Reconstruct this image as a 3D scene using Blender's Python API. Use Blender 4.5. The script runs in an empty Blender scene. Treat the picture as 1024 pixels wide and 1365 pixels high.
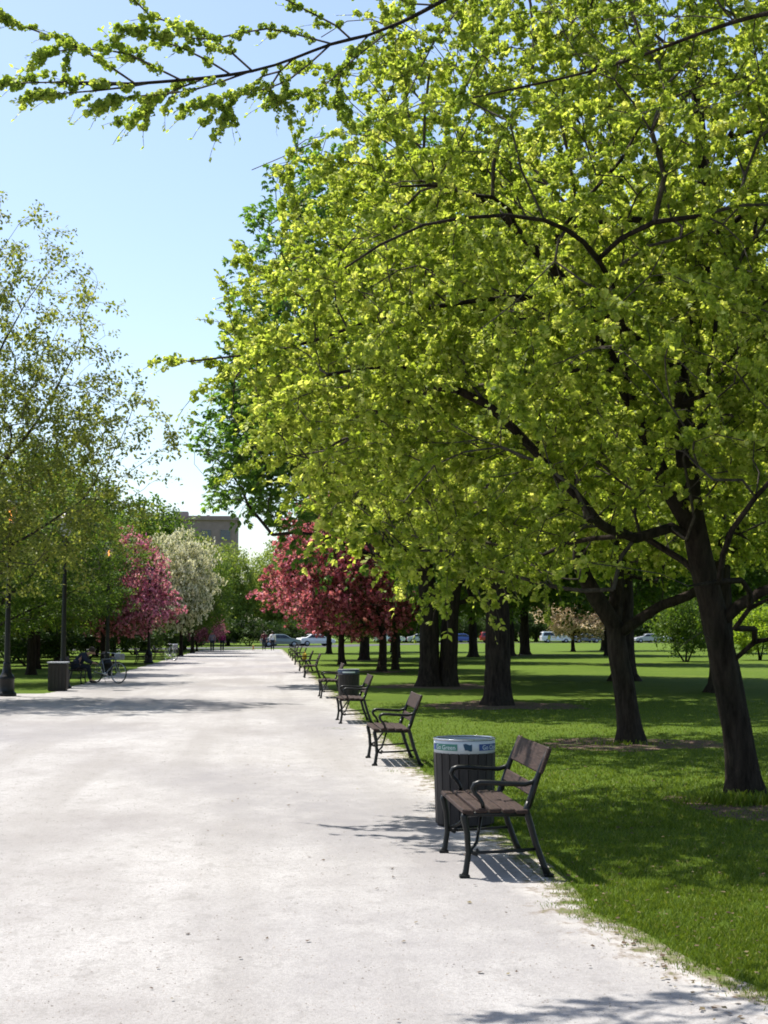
import bpy, math, numpy as np
from mathutils import Vector, Matrix
D = bpy.data
SC = bpy.context.scene
COL = SC.collection
PI = math.pi
R = math.radians

# ------------------------------------------------------------------ helpers
def link(o, parent=None):
    COL.objects.link(o)
    if parent is not None:
        o.parent = parent
    return o

def tag(o, label=None, cat=None, group=None, kind=None):
    if label: o['label'] = label
    if cat: o['category'] = cat
    if group: o['group'] = group
    if kind: o['kind'] = kind
    return o

def empty(name, loc=(0, 0, 0), rz=0.0):
    o = D.objects.new(name, None)
    o.empty_display_size = 0.2
    o.location = loc
    o.rotation_euler = (0, 0, rz)
    return link(o)

def np_mesh(name, verts, quads, mats, mi=None, rnd=None, smooth=False):
    """all-quad mesh from numpy arrays"""
    me = D.meshes.new(name)
    n = len(verts); m = len(quads)
    me.vertices.add(n)
    me.vertices.foreach_set('co', np.ascontiguousarray(verts, dtype=np.float32).ravel())
    me.loops.add(m * 4)
    me.loops.foreach_set('vertex_index', np.ascontiguousarray(quads, dtype=np.int32).ravel())
    me.polygons.add(m)
    me.polygons.foreach_set('loop_start', np.arange(0, m * 4, 4, dtype=np.int32))
    if mi is not None:
        me.polygons.foreach_set('material_index', np.ascontiguousarray(mi, dtype=np.int32))
    if smooth:
        me.polygons.foreach_set('use_smooth', np.ones(m, dtype=bool))
    for x in mats:
        me.materials.append(x)
    if rnd is not None:
        a = me.attributes.new('rnd', 'FLOAT', 'FACE')
        a.data.foreach_set('value', np.ascontiguousarray(rnd, dtype=np.float32))
    me.update(calc_edges=True)
    return me

class MB:
    """collects polygons for one mesh object"""
    def __init__(self):
        self.v = []; self.f = []; self.s = []
    def add(self, verts, faces, smooth=False):
        b = len(self.v)
        self.v += [tuple(map(float, p)) for p in verts]
        self.f += [tuple(i + b for i in f) for f in faces]
        self.s += [smooth] * len(faces)
        return self
    def box(self, c, s, rot=None, bev=0.0):
        x, y, z = s[0] / 2, s[1] / 2, s[2] / 2
        if bev > 0:
            b = min(bev, x * .9, y * .9, z * .9)
            vs = []; idx = {}
            for sx in (-1, 1):
                for sy in (-1, 1):
                    for sz in (-1, 1):
                        for k, p in enumerate(((sx * x, sy * (y - b), sz * (z - b)), (sx * (x - b), sy * y, sz * (z - b)), (sx * (x - b), sy * (y - b), sz * z))):
                            idx[(sx, sy, sz, k)] = len(vs); vs.append(p)
            fs = []
            def q(*k): fs.append(tuple(idx[i] for i in k))
            for s_ in (-1, 1):
                q((s_, -1, -1, 0), (s_, 1, -1, 0), (s_, 1, 1, 0), (s_, -1, 1, 0))
                q((-1, s_, -1, 1), (1, s_, -1, 1), (1, s_, 1, 1), (-1, s_, 1, 1))
                q((-1, -1, s_, 2), (1, -1, s_, 2), (1, 1, s_, 2), (-1, 1, s_, 2))
            for a in (-1, 1):
                for b_ in (-1, 1):
                    q((a, b_, -1, 0), (a, b_, -1, 1), (a, b_, 1, 1), (a, b_, 1, 0))
                    q((a, -1, b_, 0), (a, -1, b_, 2), (a, 1, b_, 2), (a, 1, b_, 0))
                    q((-1, a, b_, 1), (-1, a, b_, 2), (1, a, b_, 2), (1, a, b_, 1))
                    for c_ in (-1, 1):
                        q((a, b_, c_, 0), (a, b_, c_, 1), (a, b_, c_, 2))
        else:
            vs = [(i, j, k) for i in (-x, x) for j in (-y, y) for k in (-z, z)]
            fs = [(0, 1, 3, 2), (4, 6, 7, 5), (0, 4, 5, 1), (2, 3, 7, 6), (0, 2, 6, 4), (1, 5, 7, 3)]
        M = rot if rot is not None else Matrix.Identity(3)
        vs = [M @ Vector(p) + Vector(c) for p in vs]
        return self.add(vs, fs)
    def tube(self, pts, r, n=8, cap=True, flat=1.0):
        pts = [Vector(p) for p in pts]
        rr = r if hasattr(r, '__len__') else [r] * len(pts)
        vs = []; fs = []
        prev = None
        for i, p in enumerate(pts):
            t = (pts[min(i + 1, len(pts) - 1)] - pts[max(i - 1, 0)]).normalized()
            if prev is None:
                a = t.cross(Vector((0, 0, 1)))
                if a.length < 1e-3: a = Vector((1, 0, 0))
                a.normalize()
            else:
                a = (prev - t * prev.dot(t))
                a.normalize()
            prev = a
            b = t.cross(a)
            for k in range(n):
                w = 2 * PI * k / n
                vs.append(p + (a * math.cos(w) * flat + b * math.sin(w)) * rr[i])
        for i in range(len(pts) - 1):
            for k in range(n):
                k2 = (k + 1) % n
                fs.append((i * n + k, i * n + k2, (i + 1) * n + k2, (i + 1) * n + k))
        if cap:
            fs.append(tuple(range(n - 1, -1, -1)))
            fs.append(tuple((len(pts) - 1) * n + k for k in range(n)))
        return self.add(vs, fs, n > 4)
    def lathe(self, prof, n=24, c=(0, 0, 0), smooth=True, a0=0.0, a1=2 * PI):
        full = abs(a1 - a0 - 2 * PI) < 1e-6
        m = n if full else n + 1
        vs = []; fs = []
        for (r, z) in prof:
            for k in range(m):
                w = a0 + (a1 - a0) * k / n
                vs.append((c[0] + r * math.cos(w), c[1] + r * math.sin(w), c[2] + z))
        for i in range(len(prof) - 1):
            for k in range(n):
                k2 = (k + 1) % m if full else k + 1
                fs.append((i * m + k, i * m + k2, (i + 1) * m + k2, (i + 1) * m + k))
        return self.add(vs, fs, smooth)
    def build(self, name, mat, parent=None):
        me = D.meshes.new(name)
        me.from_pydata(self.v, [], self.f)
        me.polygons.foreach_set('use_smooth', np.array(self.s, dtype=bool))
        for m in (mat if isinstance(mat, (list, tuple)) else [mat]):
            me.materials.append(m)
        me.update()
        return link(D.objects.new(name, me), parent)

def copy_tree(o, parent=None):
    c = o.copy(); COL.objects.link(c)
    if parent is not None:
        c.parent = parent
    for ch in list(o.children):
        copy_tree(ch, c)
    return c

# ------------------------------------------------------------------ materials
def newmat(name):
    m = D.materials.new(name); m.use_nodes = True
    nt = m.node_tree
    b = nt.nodes['Principled BSDF']
    return m, nt, b

def N(nt, t, **kw):
    n = nt.nodes.new(t)
    for k, v in kw.items():
        if k in n.inputs: n.inputs[k].default_value = v
        else: setattr(n, k, v)
    return n

def ramp(nt, fac, stops):
    r = nt.nodes.new('ShaderNodeValToRGB')
    e = r.color_ramp.elements
    while len(e) > 1: e.remove(e[-1])
    e[0].position = stops[0][0]; e[0].color = (*stops[0][1], 1)
    for p, c in stops[1:]:
        x = e.new(p); x.color = (*c, 1)
    nt.links.new(fac, r.inputs[0])
    return r.outputs[0]

def mixc(nt, fac, a, b, mode='MIX'):
    m = nt.nodes.new('ShaderNodeMix'); m.data_type = 'RGBA'; m.blend_type = mode
    for s, v in ((0, fac), (6, a), (7, b)):
        if hasattr(v, 'is_linked') or isinstance(v, bpy.types.NodeSocket): nt.links.new(v, m.inputs[s])
        else: m.inputs[s].default_value = v if s == 0 else (*v, 1)
    return m.outputs[2]

def noise(nt, vec, scale, detail=4, rough=.55, sx=None):
    if sx is not None:
        mp = nt.nodes.new('ShaderNodeMapping'); mp.inputs['Scale'].default_value = sx
        nt.links.new(vec, mp.inputs[0]); vec = mp.outputs[0]
    n = N(nt, 'ShaderNodeTexNoise', Scale=scale, Detail=detail, Roughness=rough)
    nt.links.new(vec, n.inputs['Vector'])
    return n.outputs[0]

def bump(nt, b, h, strength, dist=.02):
    n = N(nt, 'ShaderNodeBump', Strength=strength, Distance=dist)
    nt.links.new(h, n.inputs['Height'])
    nt.links.new(n.outputs[0], b.inputs['Normal'])

def coords(nt, kind='Object'):
    return nt.nodes.new('ShaderNodeTexCoord').outputs[kind]

def worldpos(nt):
    return nt.nodes.new('ShaderNodeNewGeometry').outputs['Position']

def plain(name, col, rough=.6, var=.25, scale=8, metal=0.0, spec=.4, bstr=0.0, sx=None):
    m, nt, b = newmat(name)
    co = coords(nt)
    f = noise(nt, co, scale, 5, .6, sx)
    lo = tuple(c * (1 - var) for c in col); hi = tuple(min(1, c * (1 + var)) for c in col)
    nt.links.new(ramp(nt, f, [(.3, lo), (.7, hi)]), b.inputs['Base Color'])
    b.inputs['Roughness'].default_value = rough
    b.inputs['Metallic'].default_value = metal
    b.inputs['Specular IOR Level'].default_value = spec
    if bstr: bump(nt, b, f, bstr, .01)
    return m

def leafmat(name, stops, trans=.5, tgain=1.5, rough=.55, spec=.25):
    """leaf: diffuse front, translucent back; colour differs from leaf to leaf"""
    m = D.materials.new(name); m.use_nodes = True
    nt = m.node_tree
    b = nt.nodes['Principled BSDF']
    out = nt.nodes['Material Output']
    at = N(nt, 'ShaderNodeAttribute', attribute_name='rnd')
    c = ramp(nt, at.outputs['Fac'], stops)
    nt.links.new(c, b.inputs['Base Color'])
    b.inputs['Roughness'].default_value = rough
    b.inputs['Specular IOR Level'].default_value = spec
    t = nt.nodes.new('ShaderNodeBsdfTranslucent')
    g = mixc(nt, 1.0, c, (tgain, tgain * .97, tgain * .55), 'MULTIPLY')
    nt.links.new(g, t.inputs['Color'])
    mx = nt.nodes.new('ShaderNodeMixShader'); mx.inputs[0].default_value = trans
    nt.links.new(b.outputs[0], mx.inputs[1]); nt.links.new(t.outputs[0], mx.inputs[2])
    nt.links.new(mx.outputs[0], out.inputs['Surface'])
    return m

M = {}
def bark(name, c0, c1):
    m, nt, b = newmat(name)
    co = coords(nt)
    f = noise(nt, co, 6, 8, .7, (2.2, 2.2, .45))
    g = noise(nt, co, 2.0, 3, .5)
    c = ramp(nt, f, [(.35, c0), (.65, c1)])
    c = mixc(nt, ramp(nt, g, [(.45, (0, 0, 0)), (.7, (.25, .25, .25))]), c, (.04, .043, .03))
    nt.links.new(c, b.inputs['Base Color'])
    b.inputs['Roughness'].default_value = .95
    b.inputs['Specular IOR Level'].default_value = .1
    bump(nt, b, f, 1.0, .06)
    return m
M['bark'] = bark('bark', (.014, .010, .008), (.052, .040, .032))
M['bark_grey'] = bark('bark_grey', (.022, .018, .015), (.08, .068, .058))
M['twig'] = bark('twig_bark', (.045, .036, .03), (.14, .12, .10))
M['elm'] = leafmat('elm_leaf', [(0, (.13, .19, .022)), (.4, (.245, .315, .045)), (.8, (.38, .435, .095)), (1, (.50, .52, .18))], .58, 1.62)
M['elm_near'] = leafmat('elm_leaf_near', [(0, (.13, .20, .025)), (.5, (.23, .31, .05)), (1, (.40, .46, .12))], .58, 1.65)
M['chestnut'] = leafmat('chestnut_leaf', [(0, (.06, .125, .022)), (.6, (.11, .21, .035)), (1, (.19, .31, .055))], .5, 1.7, .45, .3)
M['olive'] = leafmat('olive_leaf', [(0, (.09, .125, .022)), (.5, (.165, .20, .042)), (1, (.28, .29, .075))], .5, 1.5)
M['green'] = leafmat('green_leaf', [(0, (.04, .085, .012)), (.6, (.085, .15, .02)), (1, (.16, .23, .03))], .45, 1.5)
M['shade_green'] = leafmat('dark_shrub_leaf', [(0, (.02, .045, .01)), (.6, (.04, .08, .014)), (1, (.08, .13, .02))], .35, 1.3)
M['pale'] = leafmat('pale_leaf', [(0, (.13, .19, .03)), (.6, (.20, .27, .05)), (1, (.28, .33, .09))], .45, 1.4)
M['pink'] = leafmat('pink_blossom', [(0, (.06, .07, .02)), (.2, (.11, .05, .035)), (.5, (.42, .10, .18)), (.8, (.56, .18, .27)), (1, (.68, .32, .40))], .45, 1.3)
M['rose'] = leafmat('rose_blossom', [(0, (.07, .09, .02)), (.2, (.14, .08, .05)), (.5, (.55, .16, .34)), (.8, (.68, .29, .48)), (1, (.8, .5, .64))], .45, 1.25)
M['white'] = leafmat('white_blossom', [(0, (.14, .18, .05)), (.22, (.2, .24, .08)), (.35, (.66, .65, .54)), (1, (.86, .84, .77))], .4, 1.1)
M['blush'] = leafmat('blush_blossom', [(0, (.12, .12, .05)), (.22, (.3, .24, .16)), (.4, (.68, .54, .47)), (1, (.84, .74, .68))], .4, 1.1)
M['yellowgreen'] = leafmat('yellow_green_leaf', [(0, (.10, .17, .015)), (.6, (.2, .3, .025)), (1, (.32, .4, .04))], .5, 1.5)
M['red'] = leafmat('red_leaf', [(0, (.07, .03, .02)), (.6, (.17, .05, .04)), (1, (.25, .09, .05))], .4, 1.3)
M['grass_blade'] = leafmat('grass_blade', [(0, (.055, .092, .008)), (.5, (.105, .16, .014)), (.9, (.17, .22, .026)), (1, (.27, .25, .09))], .35, 1.35, .5, .2)

# lawn
def lawn_mat():
    m, nt, b = newmat('lawn_turf')
    p = worldpos(nt)
    a = noise(nt, p, .35, 4, .6); f = noise(nt, p, 9, 5, .7); g = noise(nt, p, 70, 3, .7)
    c = ramp(nt, a, [(.3, (.068, .112, .010)), (.55, (.094, .142, .013)), (.75, (.130, .165, .024))])
    c = mixc(nt, ramp(nt, f, [(.35, (.75,) * 3), (.65, (0,) * 3)]), c, (.052, .092, .008))
    c = mixc(nt, ramp(nt, g, [(.5, (0,) * 3), (.8, (.6,) * 3)]), c, (.10, .165, .025))
    nt.links.new(c, b.inputs['Base Color'])
    b.inputs['Roughness'].default_value = .9; b.inputs['Specular IOR Level'].default_value = .1
    bump(nt, b, g, .8, .04)
    return m
M['lawn'] = lawn_mat()

def path_mat():
    m, nt, b = newmat('crushed_stone')
    p = worldpos(nt)
    big = noise(nt, p, .32, 5, .62, (1.0, .55, 1))
    mid = noise(nt, p, 1.6, 7, .72, (1.25, .8, 1))
    track = noise(nt, p, .75, 3, .5, (1.6, .09, 1))
    fine = noise(nt, p, 42, 4, .75)
    grit = noise(nt, p, 210, 2, .7)
    spots = nt.nodes.new('ShaderNodeTexVoronoi'); spots.inputs['Scale'].default_value = 55
    nt.links.new(p, spots.inputs['Vector'])
    c = ramp(nt, big, [(.38, (.265, .25, .243)), (.49, (.365, .352, .342)), (.62, (.415, .402, .392))])
    c = mixc(nt, ramp(nt, track, [(.36, (.75,) * 3), (.52, (0,) * 3)]), c, (.27, .255, .243))
    c = mixc(nt, ramp(nt, mid, [(.36, (.5,) * 3), (.60, (0,) * 3)]), c, (.26, .246, .235))
    c = mixc(nt, ramp(nt, fine, [(.34, (.55,) * 3), (.52, (0,) * 3)]), c, (.20, .188, .178))
    c = mixc(nt, ramp(nt, grit, [(.36, (.6,) * 3), (.5, (0,) * 3)]), c, (.17, .16, .152))
    c = mixc(nt, ramp(nt, spots.outputs['Distance'], [(.05, (.5,) * 3), (.13, (0,) * 3)]), c, (.15, .138, .13))
    # scuffs and pale sand, then trodden soil and thin turf towards the lawn edge
    scuff = noise(nt, p, 7, 5, .7, (1.1, .7, 1))
    c = mixc(nt, ramp(nt, scuff, [(.34, (.5,) * 3), (.47, (0,) * 3)]), c, (.20, .19, .18))
    worn = noise(nt, p, .22, 2, .4, (1.0, .5, 1)); wm_ = mixc(nt, 1.0, ramp(nt, worn, [(.47, (0,) * 3), (.60, (1,) * 3)]), ramp(nt, mid, [(.38, (.9,) * 3), (.62, (.4,) * 3)]), 'MULTIPLY')
    c = mixc(nt, wm_, c, (.222, .212, .215))
    ed = N(nt, 'ShaderNodeAttribute', attribute_name='edge')
    def edge_mask(nz, gain, lo, hi):
        e = N(nt, 'ShaderNodeMath', operation='MULTIPLY_ADD'); nt.links.new(nz, e.inputs[0]); e.inputs[1].default_value = gain
        nt.links.new(ed.outputs['Fac'], e.inputs[2])
        mr = N(nt, 'ShaderNodeMapRange'); nt.links.new(e.outputs[0], mr.inputs[0])
        mr.inputs[1].default_value = hi; mr.inputs[2].default_value = lo
        return mr.outputs[0]
    c = mixc(nt, edge_mask(mid, 1.6, .75, 1.25), c, (.42, .40, .375))
    c = mixc(nt, edge_mask(scuff, 1.5, .80, 1.05), c, (.17, .135, .105))
    c = mixc(nt, edge_mask(scuff, 1.3, .55, .82), c, (.075, .11, .018))
    nt.links.new(c, b.inputs['Base Color'])
    b.inputs['Roughness'].default_value = .95; b.inputs['Specular IOR Level'].default_value = .12
    h = N(nt, 'ShaderNodeMath', operation='ADD'); nt.links.new(fine, h.inputs[0]); nt.links.new(mid, h.inputs[1])
    bump(nt, b, h.outputs[0], .45, .03)
    return m
M['path'] = path_mat()

def soil_mat():
    m, nt, b = newmat('bark_mulch')
    p = worldpos(nt)
    f = noise(nt, p, 30, 6, .75); a = noise(nt, p, 3, 3, .6)
    c = ramp(nt, f, [(.3, (.05, .032, .024)), (.55, (.14, .095, .075)), (.75, (.26, .19, .16))])
    c = mixc(nt, ramp(nt, a, [(.5, (0,) * 3), (.65, (.8,) * 3)]), c, (.06, .10, .015))
    nt.links.new(c, b.inputs['Base Color']); b.inputs['Roughness'].default_value = .95
    b.inputs['Specular IOR Level'].default_value = .1
    bump(nt, b, f, 1, .04)
    return m
M['soil'] = soil_mat()
M['asphalt'] = plain('asphalt', (.06, .06, .062), .9, .2, 20)
M['iron'] = plain('painted_cast_iron', (.006, .007, .007), .38, .4, 30, 0, .3, .15)
M['wood'] = plain('weathered_wood', (.036, .022, .018), .7, .5, 9, 0, .2, .4, (8, .8, 8))
M['wood_dark'] = plain('dark_stained_wood', (.020, .015, .013), .6, .5, 10, 0, .4, .3, (6, 6, .7))
M['white_paint'] = plain('white_band', (.52, .54, .55), .45, .08, 6)
M['navy_band'] = plain('navy_band', (.03, .045, .09), .4, .2, 6)
M['label_green'] = plain('label_green', (.05, .19, .14), .5, .1, 5)
M['label_blue'] = plain('label_blue', (.025, .06, .20), .5, .1, 5)
M['emblem'] = plain('emblem_teal', (.012, .05, .09), .5, .2, 5)
M['letter'] = plain('letter_white', (.62, .68, .68), .5, .05, 5)
M['black'] = plain('black_rubber', (.012, .012, .012), .7, .3, 10)
M['chrome'] = plain('bright_metal', (.6, .6, .6), .2, .1, 10, 1.0)
M['stone_box'] = plain('grey_top', (.22, .23, .26), .6, .2, 8)
M['navy'] = plain('navy_cloth', (.018, .024, .05), .85, .3, 14)
M['denim'] = plain('dark_trousers', (.014, .018, .030), .9, .3, 14)
M['greyshirt'] = plain('grey_violet_cloth', (.15, .14, .18), .85, .2, 14)
M['magenta'] = plain('magenta_cloth', (.24, .02, .11), .85, .2, 14)
M['maroon'] = plain('maroon_cloth', (.07, .012, .02), .85, .2, 14)
M['whitecloth'] = plain('white_cloth', (.72, .72, .75), .85, .1, 14)
M['skin'] = plain('skin', (.42, .24, .17), .55, .08, 14)
M['hair'] = plain('brown_hair', (.03, .018, .012), .6, .3, 30)
M['dogfur'] = plain('tan_fur', (.42, .22, .09), .9, .3, 20)
M['yellow'] = plain('yellow_plastic', (.7, .48, .03), .5, .1, 5)
M['glass_dark'] = plain('tinted_glass', (.015, .018, .022), .08, .2, 2, 0, .8)
M['red_lens'] = plain('red_lens', (.4, .015, .012), .2, .1, 3)
M['clear_lens'] = plain('clear_lens', (.8, .8, .8), .1, .05, 3)
for k, c in dict(car_white=(.75, .76, .78), car_silver=(.42, .44, .47), car_blue=(.03, .08, .32), car_slate=(.12, .15, .2), car_dark=(.016, .018, .03), car_red=(.35, .02, .02), car_sage=(.2, .25, .24)).items():
    m = plain(k, c, .28, .04, 2, 0, .6)
    m.node_tree.nodes['Principled BSDF'].inputs['Coat Weight'].default_value = .6
    M[k] = m
M['brick'] = plain('brown_brick', (.29, .205, .19), .9, .15, 1.2)
M['concrete'] = plain('grey_parapet', (.23, .2, .19), .9, .12, 1.0)
M['window'] = plain('window_glass', (.05, .065, .09), .15, .3, .5, 0, .7)
m, nt, b = newmat('lamp_glow')
b.inputs['Base Color'].default_value = (.8, .5, .2, 1)
b.inputs['Emission Color'].default_value = (1, .36, .07, 1); b.inputs['Emission Strength'].default_value = 5
M['glow'] = m
m, nt, b = newmat('lantern_glass')
b.inputs['Base Color'].default_value = (.55, .55, .5, 1); b.inputs['Roughness'].default_value = .25
b.inputs['Transmission Weight'].default_value = .35
M['lantern'] = m

# ------------------------------------------------------------------ world, sun, camera
SUN_EL, SUN_AZ = R(63), math.atan2(-.75, .66)      # azimuth measured from +Y towards +X
w = D.worlds.new('World'); SC.world = w; w.use_nodes = True
nt = w.node_tree
sky = nt.nodes.new('ShaderNodeTexSky'); sky.sky_type = 'NISHITA'; sky.sun_disc = False
sky.sun_elevation = SUN_EL; sky.sun_rotation = SUN_AZ
sky.air_density = 1.0; sky.dust_density = 1.35; sky.ozone_density = 1.0; sky.altitude = 20
bg = nt.nodes['Background']; bg.inputs['Strength'].default_value = .118
nt.links.new(sky.outputs[0], bg.inputs[0])
sl = D.lights.new('sun', 'SUN'); sl.energy = 5.0; sl.angle = R(.53); sl.color = (1, .955, .88)
so = link(D.objects.new('sun', sl))
tosun = Vector((math.sin(SUN_AZ) * math.cos(SUN_EL), math.cos(SUN_AZ) * math.cos(SUN_EL), math.sin(SUN_EL)))
so.rotation_euler = tosun.to_track_quat('Z', 'Y').to_euler()
so.location = tosun * 60

cam = D.cameras.new('camera'); co = link(D.objects.new('camera', cam))
cam.sensor_fit = 'VERTICAL'; cam.sensor_height = 36; cam.lens = 1900 / 1365 * 36
cam.clip_end = 3000; cam.clip_start = .1
co.location = (0, 0, 1.65)
co.rotation_euler = (R(90 + 4.8285), 0, R(-4.8562))
SC.camera = co
SC.view_settings.view_transform = 'Standard'; SC.view_settings.look = 'None'
SC.view_settings.exposure = .9; SC.view_settings.gamma = 1
cy = SC.cycles
cy.max_bounces = 10; cy.diffuse_bounces = 8; cy.glossy_bounces = 2; cy.transmission_bounces = 5; cy.transparent_max_bounces = 4
cy.caustics_reflective = False; cy.caustics_refractive = False
cy.use_denoising = True
cy.filter_width = 1.8

# ------------------------------------------------------------------ trees
def unit(v):
    return v / (np.linalg.norm(v, axis=-1, keepdims=True) + 1e-9)

def frames(dirs, rng, roll=PI, up=(0, 0, 1)):
    """rotation matrices whose x axis follows dirs; z roughly up, rolled at random"""
    x = unit(dirs)
    z = np.tile(np.array(up, float), (len(x), 1))
    z = z - x * (z * x).sum(1, keepdims=True)
    bad = np.linalg.norm(z, axis=1) < .05
    z[bad] = unit(rng.normal(size=(bad.sum(), 3)))
    z = unit(z)
    y = np.cross(z, x)
    a = rng.uniform(-roll, roll, len(x))[:, None]
    y2 = y * np.cos(a) + z * np.sin(a)
    z2 = np.cross(x, y2)
    return np.stack([x, y2, z2], axis=2)

KITE = np.array([[0, 0, 0], [.45, .5, .06], [1, 0, -.05], [.45, -.5, .06]])
class Spray:
    """template of one leafy twig: quads only"""
    def __init__(self): self.v = []; self.mi = []; self.r = []
    def quad(self, v, mi=0, r=.5):
        self.v.append(np.asarray(v, float)); self.mi.append(mi); self.r.append(r)
    def leaf(self, p, d, length, width, rng, r):
        F = frames(np.array([d], float), rng, .9)[0]
        self.quad(p + (KITE * [length, width, length * .8]) @ F.T, 0, r)
    def disc(self, p, nrm, s, rng, r):
        F = frames(np.array([nrm], float), rng)[0]
        q = np.array([[0, -1, -.75], [.15, .85, -1], [0, 1, .8], [-.15, -.8, 1]]) * s
        self.quad(p + q @ F.T, 0, r)
    def twig(self, a, b, w):
        a = np.array(a, float); b = np.array(b, float)
        d = unit(b - a)
        s = unit(np.cross(d, [0.1, .2, 1])) * w; t = unit(np.cross(d, s)) * w
        self.quad([a - s, a + s, b + s * .6, b - s * .6], 1, .5)
        self.quad([a - t, a + t, b + t * .6, b - t * .6], 1, .5)
    def arrays(self):
        return np.array(self.v), np.array(self.mi), np.array(self.r)

def elm_sprays(rng, k=6, L=.5, npom=9, ndisc=11, pr=.034, ds=.017, nleaf=10, ll=.06, tw=.003):
    out = []
    for _ in range(k):
        S = Spray()
        pts = []
        p = np.zeros(3); d = np.array([1, 0, .15])
        for i in range(8):
            pts.append(p.copy())
            p = p + unit(d) * L / 7
            d = d + np.array([0, rng.normal(0, .12), -.09 + rng.normal(0, .06)])
        for a, b in zip(pts[:-1], pts[1:]): S.twig(a, b, tw)
        at = lambda t: pts[int(t * 6.99)] + (pts[int(t * 6.99) + 1] - pts[int(t * 6.99)]) * (t * 6.99 % 1)
        for i in range(npom):
            t = rng.uniform(.02, .8)
            side = rng.normal(0, 1, 3); side[0] *= .3
            c = at(t) + unit(side) * pr * rng.uniform(.4, 1.1)
            base = rng.uniform(.15, .85)
            rr = pr * rng.uniform(.7, 1.2)
            for j in range(ndisc):
                n = unit(rng.normal(size=3))
                S.disc(c + n * rr * rng.uniform(.55, 1), unit(n + rng.normal(0, .5, 3)), ds * rng.uniform(.7, 1.2), rng, np.clip(base + rng.normal(0, .15), 0, 1))
        for i in range(nleaf):
            t = min(.999, rng.uniform(.35, 1.25))
            d = np.array([.8, rng.choice([-1, 1]) * rng.uniform(.3, 1.2), rng.uniform(-.5, .5)])
            S.leaf(at(t), d, ll * rng.uniform(.6, 1.2), ll * .55, rng, rng.uniform(.2, 1))
        out.append(S.arrays())
    return out

def leaf_sprays(rng, k=6, L=.5, n=24, ll=.1, lw=.06, droop=.25, tw=.004, spread=.6, tip=False):
    out = []
    for _ in range(k):
        S = Spray()
        end = np.array([L, rng.normal(0, .1) * L, -droop * L * rng.uniform(0, 1)])
        S.twig((0, 0, 0), end, tw)
        for i in range(n):
            t = rng.uniform(.75, 1.05) if tip else rng.uniform(.05, 1.05)
            p = end * t + rng.normal(0, 1, 3) * L * spread * .16
            d = np.array([.6, 0, -droop]) + rng.normal(0, .8, 3)
            S.leaf(p, d, ll * rng.uniform(.6, 1.25), lw * rng.uniform(.7, 1.2), rng, np.clip(rng.normal(.5, .25), 0, 1))
        out.append(S.arrays())
    return out

def chestnut_sprays(rng, k=6, L=.45):
    out = []
    for _ in range(k):
        S = Spray()
        S.twig((0, 0, 0), (L, 0, 0), .006)
        for j in range(5):
            p = np.array([L * rng.uniform(.4, 1.1), rng.normal(0, .13), rng.normal(.02, .12)])
            hd = np.array([.5, rng.normal(0, .9), .1])
            F = frames(np.array([hd]), rng, .4)[0]
            b = rng.uniform(0, .9)
            for a in np.linspace(-1.9, 1.9, 7):
                d = F @ np.array([math.cos(a), math.sin(a), -.55 - .3 * rng.uniform()])
                S.leaf(p, d, .19 * (1 - .12 * abs(a)) * rng.uniform(.85, 1.1), .075, rng, np.clip(b + rng.normal(0, .1), 0, 1))
        out.append(S.arrays())
    return out

def blossom_sprays(rng, k=6, L=.6, nb=9, nf=7, fs=.05, nleaf=5, br=.09):
    out = []
    for _ in range(k):
        S = Spray()
        S.twig((0, 0, 0), (L, 0, rng.normal(0, .06)), .006)
        for i in range(nb):
            c = np.array([L * rng.uniform(0, 1.05), rng.normal(0, .09), rng.normal(.02, .07)])
            base = rng.uniform(.3, .95)
            for j in range(nf):
                n = unit(rng.normal(size=3))
                S.disc(c + n * br * rng.uniform(.4, 1), unit(n + rng.normal(0, .4, 3)), fs * rng.uniform(.6, 1.1), rng, np.clip(base + rng.normal(0, .12), .2, 1))
        for i in range(nleaf):
            S.leaf(np.array([L * rng.uniform(0, 1), 0, 0]), rng.normal(size=3), .09, .045, rng, rng.uniform(0, .16))
        out.append(S.arrays())
    return out

def sample_crown(rng, ells, n, power=2.4):
    w = np.array([e[1][0] * e[1][1] * e[1][2] for e in ells]) ** .85
    w = w / w.sum()
    idx = rng.choice(len(ells), n, p=w)
    c = np.array([e[0] for e in ells])[idx]; r = np.array([e[1] for e in ells])[idx]
    d = unit(rng.normal(size=(n, 3)))
    u = rng.uniform(0, 1, (n, 1)) ** (1 / power)
    return c + d * u * r

def tube_np(pts, rad, k, rng=None, lump=0.0, flare=None):
    pts = np.asarray(pts); n = len(pts)
    t = np.gradient(pts, axis=0); t = unit(t)
    ref = np.array([.13, .31, 1.0]) if abs(t[0][2]) < .8 else np.array([1.0, .2, .1])
    a = unit(np.cross(t, ref)); b = np.cross(t, a)
    w = np.arange(k) * 2 * PI / k
    rr = np.asarray(rad)[:, None] * np.ones((n, k))
    if lump and rng is not None:
        ph = rng.uniform(0, 6, 3)
        zz = np.arange(n)[:, None]
        rr = rr * (1 + lump * (np.sin(3 * w[None] + ph[0] + zz * .35) + .7 * np.sin(5 * w[None] + ph[1] - zz * .5)) + lump * .5 * rng.normal(size=(n, k)))
    if flare is not None: rr = rr * (1 + flare[:, None] * np.maximum(-.2, np.sin(5 * w[None] + 1.3) + .5 * np.sin(3 * w[None])))
    v = pts[:, None, :] + rr[:, :, None] * (a[:, None, :] * np.cos(w)[None, :, None] + b[:, None, :] * np.sin(w)[None, :, None])
    i = np.arange(n - 1)[:, None] * k; j = np.arange(k)[None]; j2 = (j + 1) % k
    q = np.stack([i + j, i + j2, i + k + j2, i + k + j], axis=2).reshape(-1, 4)
    return v.reshape(-1, 3), q

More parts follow.
